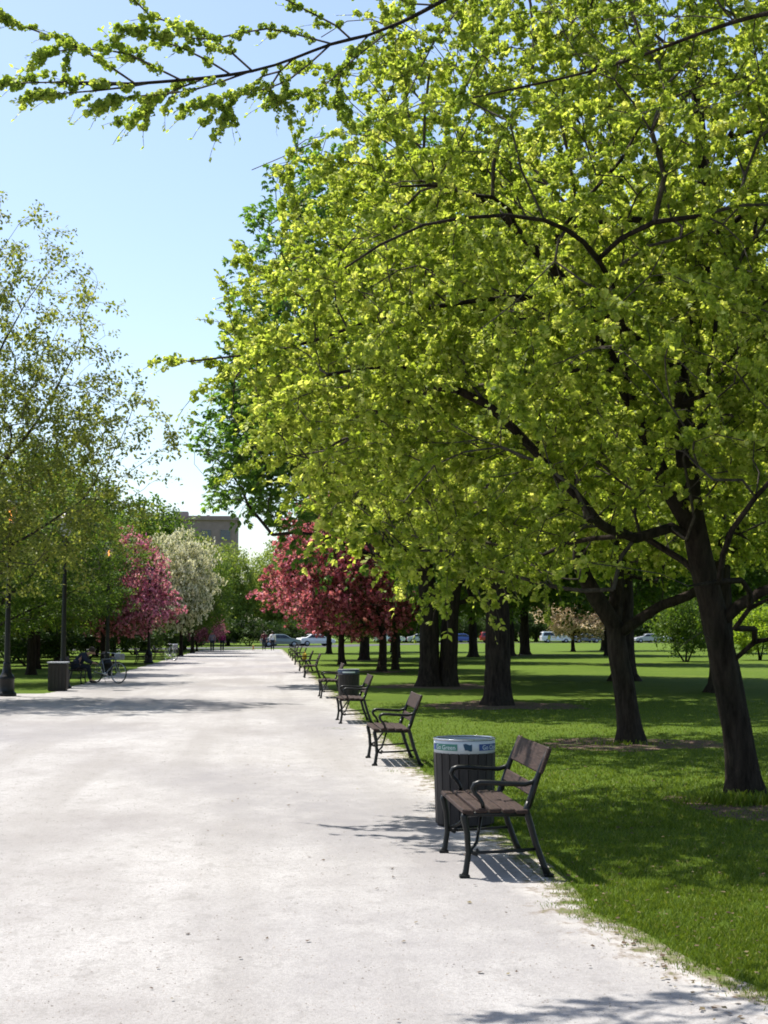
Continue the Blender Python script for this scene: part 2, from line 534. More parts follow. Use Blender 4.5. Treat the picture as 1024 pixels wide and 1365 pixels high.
class Proto: pass
def build_tree(seed, trunks, ells, n1, n2, n3, sprays, leaf_mat, bark_mat=None, seg=.3, scale=(.8, 1.2), tip_r=.005, arch=.12,
               extra=(), sprays_per=3, droop=.1, shell=2.4, wood_min=.0, hang=(), zmin=None, expo=.46, jitter=.06, cull=None):
    """trunks: [(points, r0, r1)], first from the ground; ells: crown lobes; extra: hand-laid limbs [(points, r0)]"""
    rng = np.random.default_rng(seed)
    pos = []; par = []; plen = []; tan = []; given = []
    paths = []          # lists of node ids (first = parent node)
    def smooth_poly(pts, step):
        pts = np.asarray(pts, float)
        out = [pts[0]]
        P = np.vstack([2 * pts[0] - pts[1], pts, 2 * pts[-1] - pts[-2]])
        for i in range(len(pts) - 1):
            p0, p1, p2, p3 = P[i:i + 4]
            m = max(2, int(np.linalg.norm(p2 - p1) / step))
            for s in range(1, m + 1):
                t = s / m
                out.append(.5 * (2 * p1 + (p2 - p0) * t + (2 * p0 - 5 * p1 + 4 * p2 - p3) * t * t + (3 * p1 - p0 - 3 * p2 + p3) * t ** 3))
        return np.array(out)
    def addnode(p, pa, t, g=0.0):
        pos.append(np.asarray(p, float)); par.append(pa); tan.append(t); given.append(g)
        plen.append(0.0 if pa < 0 else plen[pa] + float(np.linalg.norm(pos[-1] - pos[pa])))
        return len(pos) - 1
    def lay(points, pa, r0=None, r1=None):
        ids = [] if pa < 0 else [pa]
        n = len(points)
        for i, p in enumerate(points):
            t = unit(points[min(i + 1, n - 1)] - points[max(i - 1, 0)])
            g = 0.0 if r0 is None else r0 + (r1 - r0) * i / max(1, n - 1)
            pa = addnode(p, pa, t, g); ids.append(pa)
        return ids
    tr_paths = []; tips0 = []
    for pts, r0, r1 in trunks:
        sp = smooth_poly(pts, min(seg, .2))
        if not pos or pts[0][2] < .05:
            ids = lay(sp, -1, r0, r1)
        else:
            A = np.array(pos); pa = int(np.argmin(np.linalg.norm(A - sp[0], axis=1)))
            ids = lay(sp[1:], pa, r0, r1)
        tr_paths.append(ids); paths.append(ids)
    for pts, r0 in extra:
        sp = smooth_poly(pts, seg)
        A = np.array(pos); pa = int(np.argmin(np.linalg.norm(A - sp[0], axis=1)))
        ids = lay(sp[1:], pa, r0, .004 if r0 < .02 else .008); paths.append(ids)
        if r0 < .02: tips0.append(ids)
    low = max(p[2] for p in trunks[0][0]) * .45
    tips = []
    def grow(targets, level):
        nonlocal pos
        A = np.array(pos)
        ok0 = A[:, 2] > min(low, 1.0)
        pl = np.array(plen)
        order = np.argsort(np.min(np.linalg.norm(targets[:, None, :] - A[None, ::max(1, len(A) // 200), :], axis=2), axis=1))
        for ti in order:
            T = targets[ti]
            A = np.array(pos) if len(pos) != len(A) else A
            pl = np.array(plen) if len(pl) != len(plen) else pl
            dv = T - A
            dist = np.linalg.norm(dv, axis=1)
            cost = dist + .28 * pl + np.where(A[:, 2] < min(low, 1.2), 50, 0) + .25 * np.maximum(0, A[:, 2] - T[2])
            pa = int(np.argmin(cost))
            L = dist[pa]
            if L < .12: continue
            P = A[pa]; t = tan[pa]
            d = dv[pa] / L
            c = P + (unit(t * .55 + d * .8)) * L * .45 + np.array([0, 0, arch * L])
            m = max(2, int(L / seg))
            s = (np.arange(1, m + 1) / m)[:, None]
            pts = (1 - s) ** 2 * P + 2 * s * (1 - s) * c + s * s * T
            pts = pts + rng.normal(0, jitter, pts.shape) * L * .3 * (np.sin(s * PI))
            ids = lay(pts, pa)
            paths.append(ids)
            if level == 3: tips.append(ids)
    if n1: grow(sample_crown(rng, ells, n1, 5), 1)
    if n2: grow(sample_crown(rng, ells, n2, 3), 2)
    t3 = sample_crown(rng, ells, n3, shell)
    if len(hang): t3 = np.vstack([t3, np.array(hang, float)])
    if zmin is not None: t3 = t3[t3[:, 2] > zmin]
    if cull is not None: t3 = t3[~cull(t3)]
    grow(t3, 3)
    tips += tips0
    # pipe-model radii
    n = len(pos); cnt = np.zeros(n)
    haschild = np.zeros(n, bool)
    for i in range(n):
        if par[i] >= 0: haschild[par[i]] = True
    cnt[~haschild] = 1
    for i in range(n - 1, -1, -1):
        if par[i] >= 0: cnt[par[i]] += cnt[i]
    rad = np.maximum(tip_r * cnt ** expo, 0)
    g = np.array(given)
    maxr = max(t[1] for t in trunks) * .55
    rad = np.where(g > 0, g, np.minimum(rad, maxr))
    A = np.array(pos)
    V = []; Q = []; off = 0; WM = []
    for pi, ids in enumerate(paths):
        p = A[ids]; r = rad[ids].copy()
        is_tr = pi < len(trunks)
        if par[ids[0]] >= 0 or pi >= len(trunks):
            r[0] = r[1] if len(r) > 1 else r[0]
        if is_tr and trunks[pi][0][0][2] < .05:      # root flare
            z = p[:, 2] - p[0, 2]
            r = r * (1 + .22 * np.exp(-z / .2)); flare = .30 * np.exp(-z / .16)
        else: flare = None
        if r.max() < wood_min: continue
        k = 16 if r.max() > .12 else 8 if r.max() > .03 else 4 if r.max() > .012 else 3
        v, q = tube_np(p, r, k, rng, .04 if is_tr else 0, flare)
        V.append(v); Q.append(q + off); off += len(v); WM.append(np.full(len(q), 1 if r.max() < .022 and not is_tr else 0))
    wood = np_mesh('trunk', np.vstack(V), np.vstack(Q), [bark_mat or M['bark'], M['twig']], np.concatenate(WM), smooth=True)
    # leaf sprays
    sp_p = []; sp_d = []
    for ids in tips:
        m = len(ids)
        take = set([m - 1]) | set(rng.integers(1, m, size=max(0, sprays_per - 1)).tolist()) if not any(ids is t for t in tips0) else list(range(1, m)) + [m - 1, m - 1]
        for j in take:
            i = ids[j]
            d = tan[i] if j < m - 1 else A[ids[-1]] - A[ids[-2]]
            d = unit(np.asarray(d)) + rng.normal(0, .25 if j == m - 1 else .45, 3) * [1, 1, .6] + np.array([0, 0, -droop])
            sp_p.append(A[i] - unit(d) * .05); sp_d.append(d)
    sp_p = np.array(sp_p); sp_d = np.array(sp_d)
    which = rng.integers(0, len(sprays), len(sp_p))
    V = []; MI = []; RN = []
    for k, (tv, tm, trn) in enumerate(sprays):
        s = which == k
        if not s.any(): continue
        F = frames(sp_d[s], rng, .6)
        sc = rng.uniform(*scale, s.sum())
        v = np.einsum('nij,qkj->nqki', F * sc[:, None, None], tv) + sp_p[s][:, None, None, :]
        V.append(v.reshape(-1, 3))
        MI.append(np.tile(tm, s.sum()))
        RN.append(np.clip(np.tile(trn, s.sum()) + np.repeat(rng.normal(0, .12, s.sum()), len(trn)), 0, 1))
    V = np.vstack(V)
    crown = np_mesh('crown', V, np.arange(len(V)).reshape(-1, 4), [leaf_mat, M['twig']], np.concatenate(MI), np.concatenate(RN))
    P = Proto(); P.wood = wood; P.crown = crown; P.nf = len(V) // 4
    print('TREE', seed, 'nodes', n, 'leaf faces', P.nf)
    return P

def plant(P, name, loc, label, cat='tree', group=None, rz=0.0, s=1.0, mat=None):
    o = empty(name, loc, rz)
    o.scale = (s, s, s) if not hasattr(s, '__len__') else s
    t = link(D.objects.new('trunk', P.wood), o)
    c = link(D.objects.new('crown', P.crown), o)
    if mat is not None:
        c.material_slots[0].link = 'OBJECT'; c.material_slots[0].material = mat
    tag(o, label, cat, group)
    return o

rs = np.random.default_rng(5)
SP_ELM0 = elm_sprays(rs, 8, .42, 12, 20, .028, .0115, 9, .042, .002)
SP_ELM1 = elm_sprays(rs, 8, .62, 13, 11, .036, .0165, 9, .06)
SP_ELM2 = elm_sprays(rs, 6, .6, 9, 8, .06, .028, 6, .10, .005)
SP_ELM3 = elm_sprays(rs, 6, .8, 6, 5, .08, .055, 5, .16, .006)
SP_CHE = chestnut_sprays(rs, 6)
SP_OLI = leaf_sprays(rs, 7, .5, 22, .115, .07, .35, .003, .85)
SP_GRN = leaf_sprays(rs, 6, .7, 22, .17, .10, .3, .005, 1.3)
SP_FAR = leaf_sprays(rs, 6, 1.2, 26, .34, .22, .25, .01, 1.3)
SP_BLO = blossom_sprays(rs, 6, .6, 7, 6, .04, 14, .075)
SP_SHR = leaf_sprays(rs, 6, .5, 22, .13, .07, .1, .004, 1.2)

def sub(pts, b): return [(p[0] - b[0], p[1] - b[1], p[2]) for p in pts]
def sube(ells, b): return [((c[0] - b[0], c[1] - b[1], c[2]), r) for c, r in ells]

ELMS = 'elm trees in the row along the right side of the path'
# the elm whose trunk stands just outside the frame and whose limb crosses the top of the view
B0 = (5.3, 5.6)
def far(p):
    if p[2] < 4: return p
    k = 1.11 - .19 * min(1, max(0, (1.0 - p[0]) / 2.4))
    z = p[2] if p[2] > 4.7 or p[0] > .9 else 4.7 - (4.7 - p[2]) * .45
    return (p[0] * k, p[1] * k, 1.65 + (z - 1.65) * k)
def subT(pts, b): return sub([far(p) for p in pts], b)
def subeT(ells, b): return sube([(far(c), r) for c, r in ells], b)
T0 = build_tree(11, [(subT([(5.3, 5.6, 0), (5.2, 5.6, 1.5), (5.0, 5.7, 3.0), (4.8, 6.0, 4.6), (4.7, 6.2, 6.5)], B0), .2, .07)],
    subeT([((4.3, 6.6, 6.3), (2.7, 2.6, 1.5)), ((2.7, 8.2, 5.7), (1.6, 1.8, .8)), ((1.6, 7.7, 5.5), (1.3, .8, .45))], B0), 14, 110, 620, SP_ELM0, M['elm_near'], tip_r=.0032,
    extra=[(subT([(5.0, 5.7, 3.0), (4.2, 6.4, 4.6), (3.0, 7.2, 5.75), (1.8, 7.6, 5.6), (.75, 7.7, 5.06), (.36, 7.7, 4.92), (-.08, 7.75, 4.77), (-.73, 7.8, 4.69), (-1.1, 7.8, 4.67)], B0), .028)] +
          [(subT(q, B0), .0075) for q in ([(-.73, 7.8, 4.69), (-1.1, 7.8, 4.68), (-1.42, 7.8, 4.64)], [(-.05, 7.75, 4.77), (-.35, 7.7, 4.95), (-.65, 7.7, 5.05), (-.8, 7.6, 5.2)], [(-.1, 7.75, 4.76), (-.42, 7.8, 4.62), (-.75, 7.8, 4.52), (-.85, 7.8, 4.45)],
           [(.36, 7.7, 4.92), (.12, 7.75, 4.72), (-.1, 7.8, 4.62), (-.3, 7.8, 4.5)], [(.75, 7.7, 5.06), (.5, 7.7, 4.85), (.3, 7.8, 4.7), (.12, 7.8, 4.6)], [(-.6, 7.8, 4.7), (-.95, 7.8, 4.58), (-1.2, 7.8, 4.52)],
           [(-.73, 7.8, 4.69), (-1.0, 7.75, 4.85), (-1.3, 7.7, 4.95), (-1.45, 7.7, 5.0)], [(.5, 7.7, 4.97), (.15, 7.65, 5.12), (-.15, 7.6, 5.25)], [(1.2, 7.7, 5.3), (.95, 7.8, 5.0), (.8, 7.9, 4.7), (.7, 7.9, 4.5)],
           [(.9, 7.7, 5.13), (.6, 7.6, 5.2), (.3, 7.5, 5.25)], [(1.6, 7.65, 5.5), (1.3, 7.9, 5.1), (1.15, 8.0, 4.8)], [(.36, 7.7, 4.92), (.0, 7.6, 4.95), (-.3, 7.6, 4.88), (-.55, 7.6, 4.9)], [(.15, 7.7, 4.86), (.02, 7.8, 4.7), (.05, 7.8, 4.55)], [(-.3, 7.77, 4.74), (-.5, 7.85, 4.68), (-.62, 7.9, 4.55), (-.68, 7.9, 4.42)], [(.1, 7.72, 4.82), (-.12, 7.8, 4.66), (-.2, 7.85, 4.5), (-.22, 7.85, 4.4)], [(-.5, 7.78, 4.71), (-.75, 7.7, 4.82), (-1.0, 7.65, 4.82), (-1.15, 7.6, 4.78)], [(-.2, 7.76, 4.76), (-.45, 7.7, 4.86), (-.7, 7.6, 4.9)], [(.55, 7.7, 4.99), (.42, 7.8, 4.8), (.4, 7.85, 4.62), (.42, 7.85, 4.5)], [(1.0, 7.7, 5.2), (.75, 7.6, 5.35), (.45, 7.5, 5.42)])] +
          [(subT([(3.9, 6.7, 4.9), (3.0, 7.9, 5.3), (2.2, 8.8, 5.3), (1.3, 9.2, 5.2)], B0), .03)],
    hang=subT([(1.7, 8.4, 4.8), (1.45, 8.8, 4.75), (1.9, 8.6, 4.6), (2.3, 8.4, 4.65), (2.5, 8.0, 4.75), (2.1, 7.8, 4.6), (1.5, 7.9, 4.75), (1.25, 8.1, 4.9), (1.9, 8.1, 4.9), (2.2, 8.9, 4.85), (1.6, 9.1, 5.0), (2.6, 8.6, 4.9)], B0),
    seg=.14, scale=(.5, .85), sprays_per=4, droop=.03, shell=1.6)
plant(T0, 'elm_tree', (B0[0], B0[1], 0), 'elm whose long leafy limb crosses the sky at the top of the view', 'tree', ELMS)

B1 = (4.80, 14.0)
T1 = build_tree(21, [(sub([(4.80, 14.0, 0), (4.72, 14.0, .7), (4.52, 13.95, 1.7), (4.32, 13.9, 2.55), (4.22, 13.85, 3.2), (4.2, 13.8, 4.2), (4.4, 13.7, 5.6), (4.3, 13.6, 7.2)], B1), .158, .05),
                     (sub([(4.30, 13.9, 2.65), (4.0, 13.75, 3.05), (3.6, 13.5, 3.8), (3.0, 13.2, 4.8), (2.2, 13.0, 5.6)], B1), .09, .035)],
    sube([((4.15, 13.4, 5.2), (4.55, 3.7, 3.8)), ((4.15, 13.4, 5.2), (4.55, 3.7, 3.8)), ((1.9, 13.0, 3.9), (1.9, 2.0, 1.05)), ((.75, 13.2, 4.0), (1.25, 1.5, 1.0)), ((.75, 13.2, 4.0), (1.25, 1.5, 1.0)), ((1.0, 13.4, 5.1), (1.0, 1.3, 1.0)), ((5.6, 13.0, 4.6), (2.9, 2.6, 1.5))], B1), 24, 310, 2650, SP_ELM1, M['elm'],
    extra=[(sub([(4.52, 13.95, 1.75), (4.9, 13.7, 2.05), (5.5, 13.4, 2.3), (6.4, 13.0, 3.0)], B1), .06),
           (sub([(3.6, 13.5, 3.8), (3.0, 12.0, 4.7), (2.2, 10.9, 4.9), (1.2, 10.6, 4.75), (.6, 10.6, 4.4)], B1), .035),
           (sub([(4.2, 13.8, 4.2), (2.9, 13.0, 4.75), (1.4, 12.8, 4.6), (.2, 13.2, 4.3), (-.72, 13.4, 4.2)], B1), .035)],
    hang=sub([(-.8, 13.5, 4.23), (-.6, 13.45, 4.2), (-.4, 13.4, 4.15), (-.35, 13.5, 5.6), (-.2, 13.6, 5.2), (1.55, 12.6, 2.0), (1.75, 12.5, 2.15), (1.4, 12.7, 2.3), (2.0, 12.4, 2.25),
              (2.3, 12.6, 2.4), (1.2, 12.9, 2.6), (.3, 13.2, 3.0), (-.1, 13.4, 3.2), (.8, 13.0, 2.85), (2.7, 12.6, 2.5), (.0, 13.2, 3.5), (.5, 13, 3.2), (1.6, 12.6, 2.3), (1.9, 12.5, 2.45), (2.2, 12.4, 2.6), (2.5, 12.2, 2.75), (1.7, 12.4, 2.65), (1.3, 12.6, 2.8), (2.9, 12.2, 2.7), (3.2, 12.0, 2.8), (2.0, 12.0, 2.8), (1.0, 12.8, 2.95), (.6, 13.2, 2.75), (3.5, 12.0, 2.9), (1.85, 12.9, 2.3)], B1),
    zmin=1.9, cull=lambda t: (t[:, 0] + 4.8 < .05 + .62 * np.maximum(0, t[:, 2] - 5.6)) & (t[:, 2] > 5.2) | (t[:, 2] < 2.9 + .15 * np.sin(t[:, 0] * 5)) & (t[:, 0] > -2.0),
    seg=.28, scale=(.7, 1.15), sprays_per=3, droop=.15, shell=2.6)
plant(T1, 'elm_tree', (B1[0], B1[1], 0), 'leaning elm with bright yellow green crown, nearest trunk on the lawn', 'tree', ELMS)

B2 = (5.53, 21.2)
T2 = build_tree(31, [(sub([(5.53, 21.2, 0), (5.45, 21.2, .7), (5.33, 21.2, 1.4), (5.28, 21.2, 1.75), (5.0, 21.1, 2.15), (4.72, 21.0, 2.7), (4.75, 20.9, 3.4), (4.5, 20.8, 4.6)], B2), .18, .06),
                     (sub([(5.30, 21.2, 1.6), (5.55, 21.1, 1.78), (5.95, 21.0, 2.05), (6.35, 20.9, 2.2), (6.6, 20.8, 2.45), (6.75, 20.7, 3.2), (7.2, 20.6, 4.4)], B2), .09, .04),
                     (sub([(5.28, 21.2, 1.75), (5.4, 21.4, 2.6), (5.3, 21.5, 3.6), (5.5, 21.6, 5.2)], B2), .12, .05)],
    sube([((5.4, 21.0, 5.3), (4.3, 3.9, 3.0)), ((5.2, 20.6, 3.5), (3.3, 3.0, 1.0))], B2), 14, 140, 1100, SP_ELM2, M['elm'], scale=(.65, 1.05), sprays_per=3, droop=.2, seg=.35,
    cull=lambda t: (t[:, 2] < 2.5))
plant(T2, 'elm_tree', (B2[0], B2[1], 0), 'low forked tree with crooked limbs, second trunk on the lawn behind the leaning elm', 'tree', ELMS)

GEN = build_tree(41, [([(0, 0, 0), (0, 0, 1.5), (.05, 0, 3.2), (.1, 0, 5), (0, .2, 8), (.1, .1, 11)], .31, .08), ([(.0, 0, 2.3), (.45, .1, 3.4), (1.1, .3, 5), (1.8, .5, 7.5)], .17, .05)],
    [((0, 0, 8.2), (5.4, 5.2, 4.9)), ((0, 0, 5.0), (4.6, 4.6, 2.2))], 24, 200, 1500, SP_ELM3, M['elm'], scale=(.8, 1.3), seg=.5, tip_r=.008, sprays_per=3, cull=lambda t: t[:, 2] < 3.2)
plant(GEN, 'elm_tree', (5.35, 32.35, 0), 'thick straight grey trunk of an elm standing left of the low forked tree', 'tree', ELMS)

CH = build_tree(51, [([(-.30, 0, 0), (-.30, 0, 1.2), (-.34, 0, 3.0), (-.8, 0, 6), (-1.1, .2, 10), (-.9, .2, 15)], .32, .07), ([(.31, .1, 0), (.34, .1, 1.2), (.48, .15, 3.0), (1.2, .3, 6), (1.6, .2, 9), (1.9, .2, 14)], .29, .07)],
    [((-.6, 1.5, 10.3), (6.3, 5.2, 8.6)), ((-5.5, 1.5, 7.3), (2.2, 2.4, 2.4)), ((-5.5, 1.5, 7.3), (2.2, 2.4, 2.4)), ((-5.2, 1.5, 9.0), (2.0, 2.2, 2.4)), ((-4.8, 1.5, 10.5), (1.9, 2.2, 2.6)), ((-4.2, 1.5, 14.8), (1.5, 1.8, 2.2))], 30, 240, 2200, SP_CHE, M['chestnut'], scale=(.8, 1.25), seg=.6, tip_r=.008, sprays_per=3,
    cull=lambda t: t[:, 2] < 3.4)
plant(CH, 'chestnut_tree', (5.4, 43.7, 0), 'tall dark leaved chestnut with a double trunk, beyond the thick straight elm', 'tree')

CRAB = build_tree(61, [([(0, 0, 0), (.05, 0, .8), (.0, 0, 1.6), (-.3, 0, 2.6), (-.5, 0, 4.2)], .17, .06), ([(0, 0, 1.4), (.5, .1, 2.0), (1.2, .2, 3.0), (1.7, .2, 4.2)], .09, .04), ([(0, 0, 1.6), (-.8, .1, 2.2), (-1.8, 0, 2.8), (-2.6, 0, 3.8)], .09, .04)],
    [((-.3, 0, 4.5), (3.6, 3.4, 2.5)), ((-1.2, 0, 2.9), (3.5, 3.2, 1.4))], 14, 120, 900, SP_BLO, M['pink'], scale=(.85, 1.35), seg=.4, tip_r=.006, sprays_per=3, cull=lambda t: t[:, 2] < 1.45)
CRABS = 'pink crabapple trees in bloom along the path'
plant(CRAB, 'crabapple_tree', (5.0, 60.0, 0), 'deep pink crabapple in full bloom overhanging the row of benches', 'tree', CRABS, 0, (1.12, 1.12, 1.16))
plant(CRAB, 'crabapple_tree', (4.1, 74.0, 0), 'deep pink crabapple whose blossom hangs over the path behind the first one', 'tree', CRABS, 2.0, 1.08)

OLI = build_tree(71, [([(0, 0, 0), (.1, 0, 1.5), (.35, 0, 3.0), (.6, 0, 5), (.4, .2, 8), (.6, .1, 11)], .24, .04), ([(.3, 0, 2.6), (1.0, -.1, 4.0), (2.2, -.2, 5.6), (3.1, .1, 6.9), (3.9, 0, 8.4)], .085, .012),
                      ([(.2, 0, 2.2), (1.5, .2, 3.2), (3.0, .3, 4.1), (4.2, .1, 4.9)], .07, .012), ([(.6, 0, 4.6), (1.5, .2, 6.6), (1.9, .3, 8.2), (2.7, .2, 9.8)], .07, .012),
                      ([(.35, 0, 3.0), (-1.0, .3, 4.6), (-2.4, .4, 6.6), (-3.4, .4, 9)], .08, .015)],
    [((1.6, 0, 7.8), (3.5, 3.6, 4.6)), ((3.6, 0, 6.4), (2.8, 2.6, 2.4)), ((1.6, 0, 4.4), (4.4, 3.4, 1.9)), ((-1.6, 0, 7.5), (3, 3, 4))], 24, 260, 1350, SP_OLI, M['olive'], M['bark_grey'], scale=(.8, 1.2), seg=.4, tip_r=.0045, sprays_per=3, arch=.05, jitter=.10,
    hang=[(6.6, 0, 6.9), (6.4, .2, 6.5), (6.2, -.3, 6.1), (6.0, 0, 5.4), (5.6, 0, 7.6), (5.0, .2, 8.0), (4.4, -.2, 8.6), (3.0, 0, 11.9), (3.2, .1, 11.4), (2.4, 0, 11.2)], cull=lambda t: t[:, 2] < 2.3)
OLV = 'sparse olive leaved trees along the left side of the path'
plant(OLI, 'maple_tree', (-8.6, 35.2, 0), 'tall sparse maple with olive young leaves and bare twigs against the sky', 'tree', OLV)
GRN = build_tree(81, [([(0, 0, 0), (0, 0, 1.3), (.05, 0, 2.6), (.1, 0, 4.5), (0, .2, 7)], .2, .06), ([(.0, 0, 1.9), (.5, .1, 2.8), (1.2, .3, 4.2)], .11, .04)],
    [((0, 0, 5.8), (3.9, 3.9, 3.8)), ((0, 0, 3.6), (3.6, 3.6, 1.4))], 18, 130, 900, SP_GRN, M['green'], scale=(.85, 1.3), seg=.45, tip_r=.007, sprays_per=3, cull=lambda t: t[:, 2] < 1.7)
plant(OLI, 'maple_tree', (-9.2, 46.5, 0), 'olive leaved maple with low spreading limbs behind the seated person', 'tree', OLV, .5, (.92, .92, .66), M['green'])
plant(GRN, 'broadleaf_tree', (-9.0, 57, 0), 'dark green tree behind the bicycle on the left lawn', 'tree', None, 1.0, (.92, .92, .95), M['green'])
plant(GRN, 'broadleaf_tree', (-10.2, 66, 0), 'round olive green tree between the dark green tree and the pink crabapple', 'tree', None, 2.2, (.9, .9, .95), M['olive'])
plant(CRAB, 'crabapple_tree', (-8.5, 78, 0), 'rose pink crabapple in bloom overhanging the left edge of the path', 'tree', CRABS, 3.3, (.88, .88, 1.02), M['rose'])
plant(CRAB, 'crabapple_tree', (-9.4, 92, 0), 'rose pink crabapple with a blossom tip above the white tree', 'tree', CRABS, 1.2, (.85, .85, 1.2), M['rose'])
plant(CRAB, 'blossom_tree', (-5.7, 101, 0), 'white blossoming tree beside the path left of the walkers', 'tree', None, .7, (.85, .85, 1.25), M['white'])
plant(GRN, 'broadleaf_tree', (-5.6, 116, 0), 'olive green tree right behind the white blossoming tree', 'tree', None, .4, (.8, .8, .9), M['green'])
plant(CRAB, 'crabapple_tree', (-5.6, 124, 0), 'small crabapple with crimson blossom above the walking pair', 'tree', CRABS, 3.0, (.55, .55, .62), M['rose'])

# more of the park, right of the path
PARK = 'trees scattered over the far lawn'
for i, (x, y, P, s, mt, rz, lb) in enumerate([
        (6.1, 85.5, GEN, (1, 1, .9), M['green'], 1.0, 'stout dark trunk just behind the bench row under the pink blossom'),
        (12.3, 48, GEN, 1.25, M['elm'], 1.3, 'tree with hidden trunk added behind the low forked tree to shade the lawn'),  # added with its trunk out of sight, enlarged to darken the lawn bands
        (12.6, 38.5, GEN, 1.15, M['elm'], 4.3, 'tree with hidden trunk added behind the leaning elm for its shadow'),  # another added shadow caster, trunk covered by the leaning elm
        (8.7, 52.5, GRN, 1.1, M['green'], .9, 'tree added out of sight behind the thick straight elm, shading the lawn'),  # added behind the straight elm so its crown shades the lawn
        (14.2, 96, GEN, 1.0, M['green'], 2.2, 'dark trunk on the far lawn between the chestnut and the straight elm'),
        (10.2, 78, GEN, .9, M['green'], 5.2, 'dark trunk on the far lawn left of the double trunked chestnut'),
        (24.5, 100, GEN, .95, M['green'], 3.3, 'trunk near the pale blush blossoming tree'),
        (5.9, 63.5, GRN, .8, M['green'], 2.0, 'slim trunk standing on the lawn between pink blossom and double trunked chestnut'),
        (8.6, 92, GEN, .9, M['green'], 2.7, 'dark trunk right of the stout trunk under the pink blossom'),
        (18.9, 73, GEN, 1.0, M['green'], .3, 'dark trunk on the far lawn just right of the low forked tree'),
        (17.4, 100, GEN, 1.15, M['green'], 3.0, 'leaning thick trunk close behind the straight elm'),
        (19.4, 105, GEN, 1.2, M['green'], 4.0, 'broad trunk on the far lawn left of the white minivan'),
        (31, 128, GEN, 1.0, M['green'], 5.0, 'shady tree on the far lawn in front of the silver car'),
        (38, 110, GEN, 1.1, M['green'], .8, 'shady tree far back between the forked tree and the leaning elm'),
        (11, 120, GRN, 1.3, M['green'], 1.8, 'leafy tree on the far lawn in front of the white cars'),
        (31, 62, GEN, .9, M['elm'], 3.6, 'light green tree at the far right behind the leaning elm'),
        (47, 150, GEN, 1.1, M['green'], 2.9, 'distant leafy tree before the parked cars on the right'),
        (5.2, 112, GRN, 1.1, M['green'], .2, 'green tree at the end of the bench row')]):
    plant(P, 'broadleaf_tree', (x, y, 0), lb, 'tree', PARK, rz, s, mt)
plant(CRAB, 'blossom_tree', (26.8, 122, 0), 'pale blush blossoming tree in front of the white minivan', 'tree', None, 2.4, (1.05, 1.05, .8), M['blush'])

BUSH = build_tree(91, [([(0, 0, 0), (.05, .05, .5), (.1, .1, 1.2)], .05, .02), ([(.1, 0, 0), (.4, 0, .6), (.7, .1, 1.3)], .04, .02), ([(-.1, 0, 0), (-.5, 0, .6), (-.8, -.1, 1.4)], .04, .02)],
    [((0, 0, 1.55), (1.5, 1.4, 1.15))], 8, 50, 300, SP_SHR, M['green'], seg=.3, scale=(.8, 1.2), sprays_per=3, cull=lambda t: t[:, 2] < .55)
plant(BUSH, 'bush', (23.9, 79.4, 0), 'tall green bush standing on the lawn between the two nearest elm trunks', 'bush', None, 0, (1.15, 1.15, 1.35))
plant(BUSH, 'bush', (29.6, 83.3, 0), 'bright yellow green bush at the right edge of the lawn', 'bush', None, 1.5, (1.25, 1.25, 1.15), M['yellowgreen'])
plant(BUSH, 'bush', (-26, 118, 0), 'reddish leaved bush beside the dark car on the left', 'bush', None, .6, (2.2, 2.0, 2.2), M['red'])
plant(BUSH, 'bush', (-13.6, 88, 0), 'bright green bush glowing between the left trunks', 'bush', None, 2.6, (1.2, 1.2, 1.3), M['yellowgreen'])

# left park and beyond
FARG = build_tree(101, [([(0, 0, 0), (0, 0, 2), (.1, 0, 4), (0, .2, 7), (0, 0, 10)], .28, .08)],
    [((0, 0, 8.2), (4.8, 4.8, 5.0)), ((1.2, 0, 4.0), (4.4, 4, 2.6)), ((-1.8, 1, 6), (3.6, 4, 2.6))], 14, 90, 560, SP_FAR, M['green'], seg=.8, scale=(.8, 1.3), tip_r=.012, sprays_per=3, cull=lambda t: t[:, 2] < 1.8)
LEFT = 'trees standing on the lawn left of the path'
for i, (x, y, s, mt, P, lb) in enumerate([
        (-10.4, 74, .9, 'green', GRN, 'leafy tree behind the left bench row with a dark trunk'),
        (-12.5, 63, .85, 'olive', GRN, 'olive tree two trunks left of the bicycle'),
        (-14, 52, .8, 'green', GRN, 'green tree behind the left bin and lamp post'),
        (-13.5, 100, .85, 'green', FARG, 'shady tree behind the rose pink crabapples'),
        (-20, 82, .9, 'olive', FARG, 'olive tree on the left lawn in front of the dark car'),
        (-24, 100, .9, 'green', FARG, 'green tree at the far left near the silver car'),
        (-10.5, 128, 1.0, 'green', FARG, 'dark green tree far down the left row'),
        (-7.6, 140, .8, 'olive', FARG, 'olive tree at the far end of the left row'),
        (-30, 140, 1.1, 'green', FARG, 'green tree far left beyond the street')]):
    plant(P, 'broadleaf_tree', (x, y, 0), lb, 'tree', LEFT, i * 1.7, s, M[mt])
CEN = 'trees in front of the brown building'
for i, (x, y, s, mt, lb) in enumerate([
        (-12.5, 196, (1.0, 1, 1.0), 'pale', 'yellow green tree in front of the brown building, left one'),
        (-7.9, 186, (.9, .9, 1.02), 'olive', 'olive tree in front of the brown building between pale trees'),
        (-4.2, 178, (.75, .75, .92), 'pale', 'low pale green tree at the right corner of the brown building'),
        (1.6, 184, (.8, .8, .95), 'pale', 'pale green tree beyond the end of the path'),
        (-18, 200, (1.2, 1.2, 1.35), 'olive', 'tall olive tree at the left end of the brown building')]):
    plant(FARG, 'broadleaf_tree', (x, y, 0), lb, 'tree', CEN, i * 2.1, s, M[mt])
BACK = 'trees across the street behind the parked cars'
rb = np.random.default_rng(3)
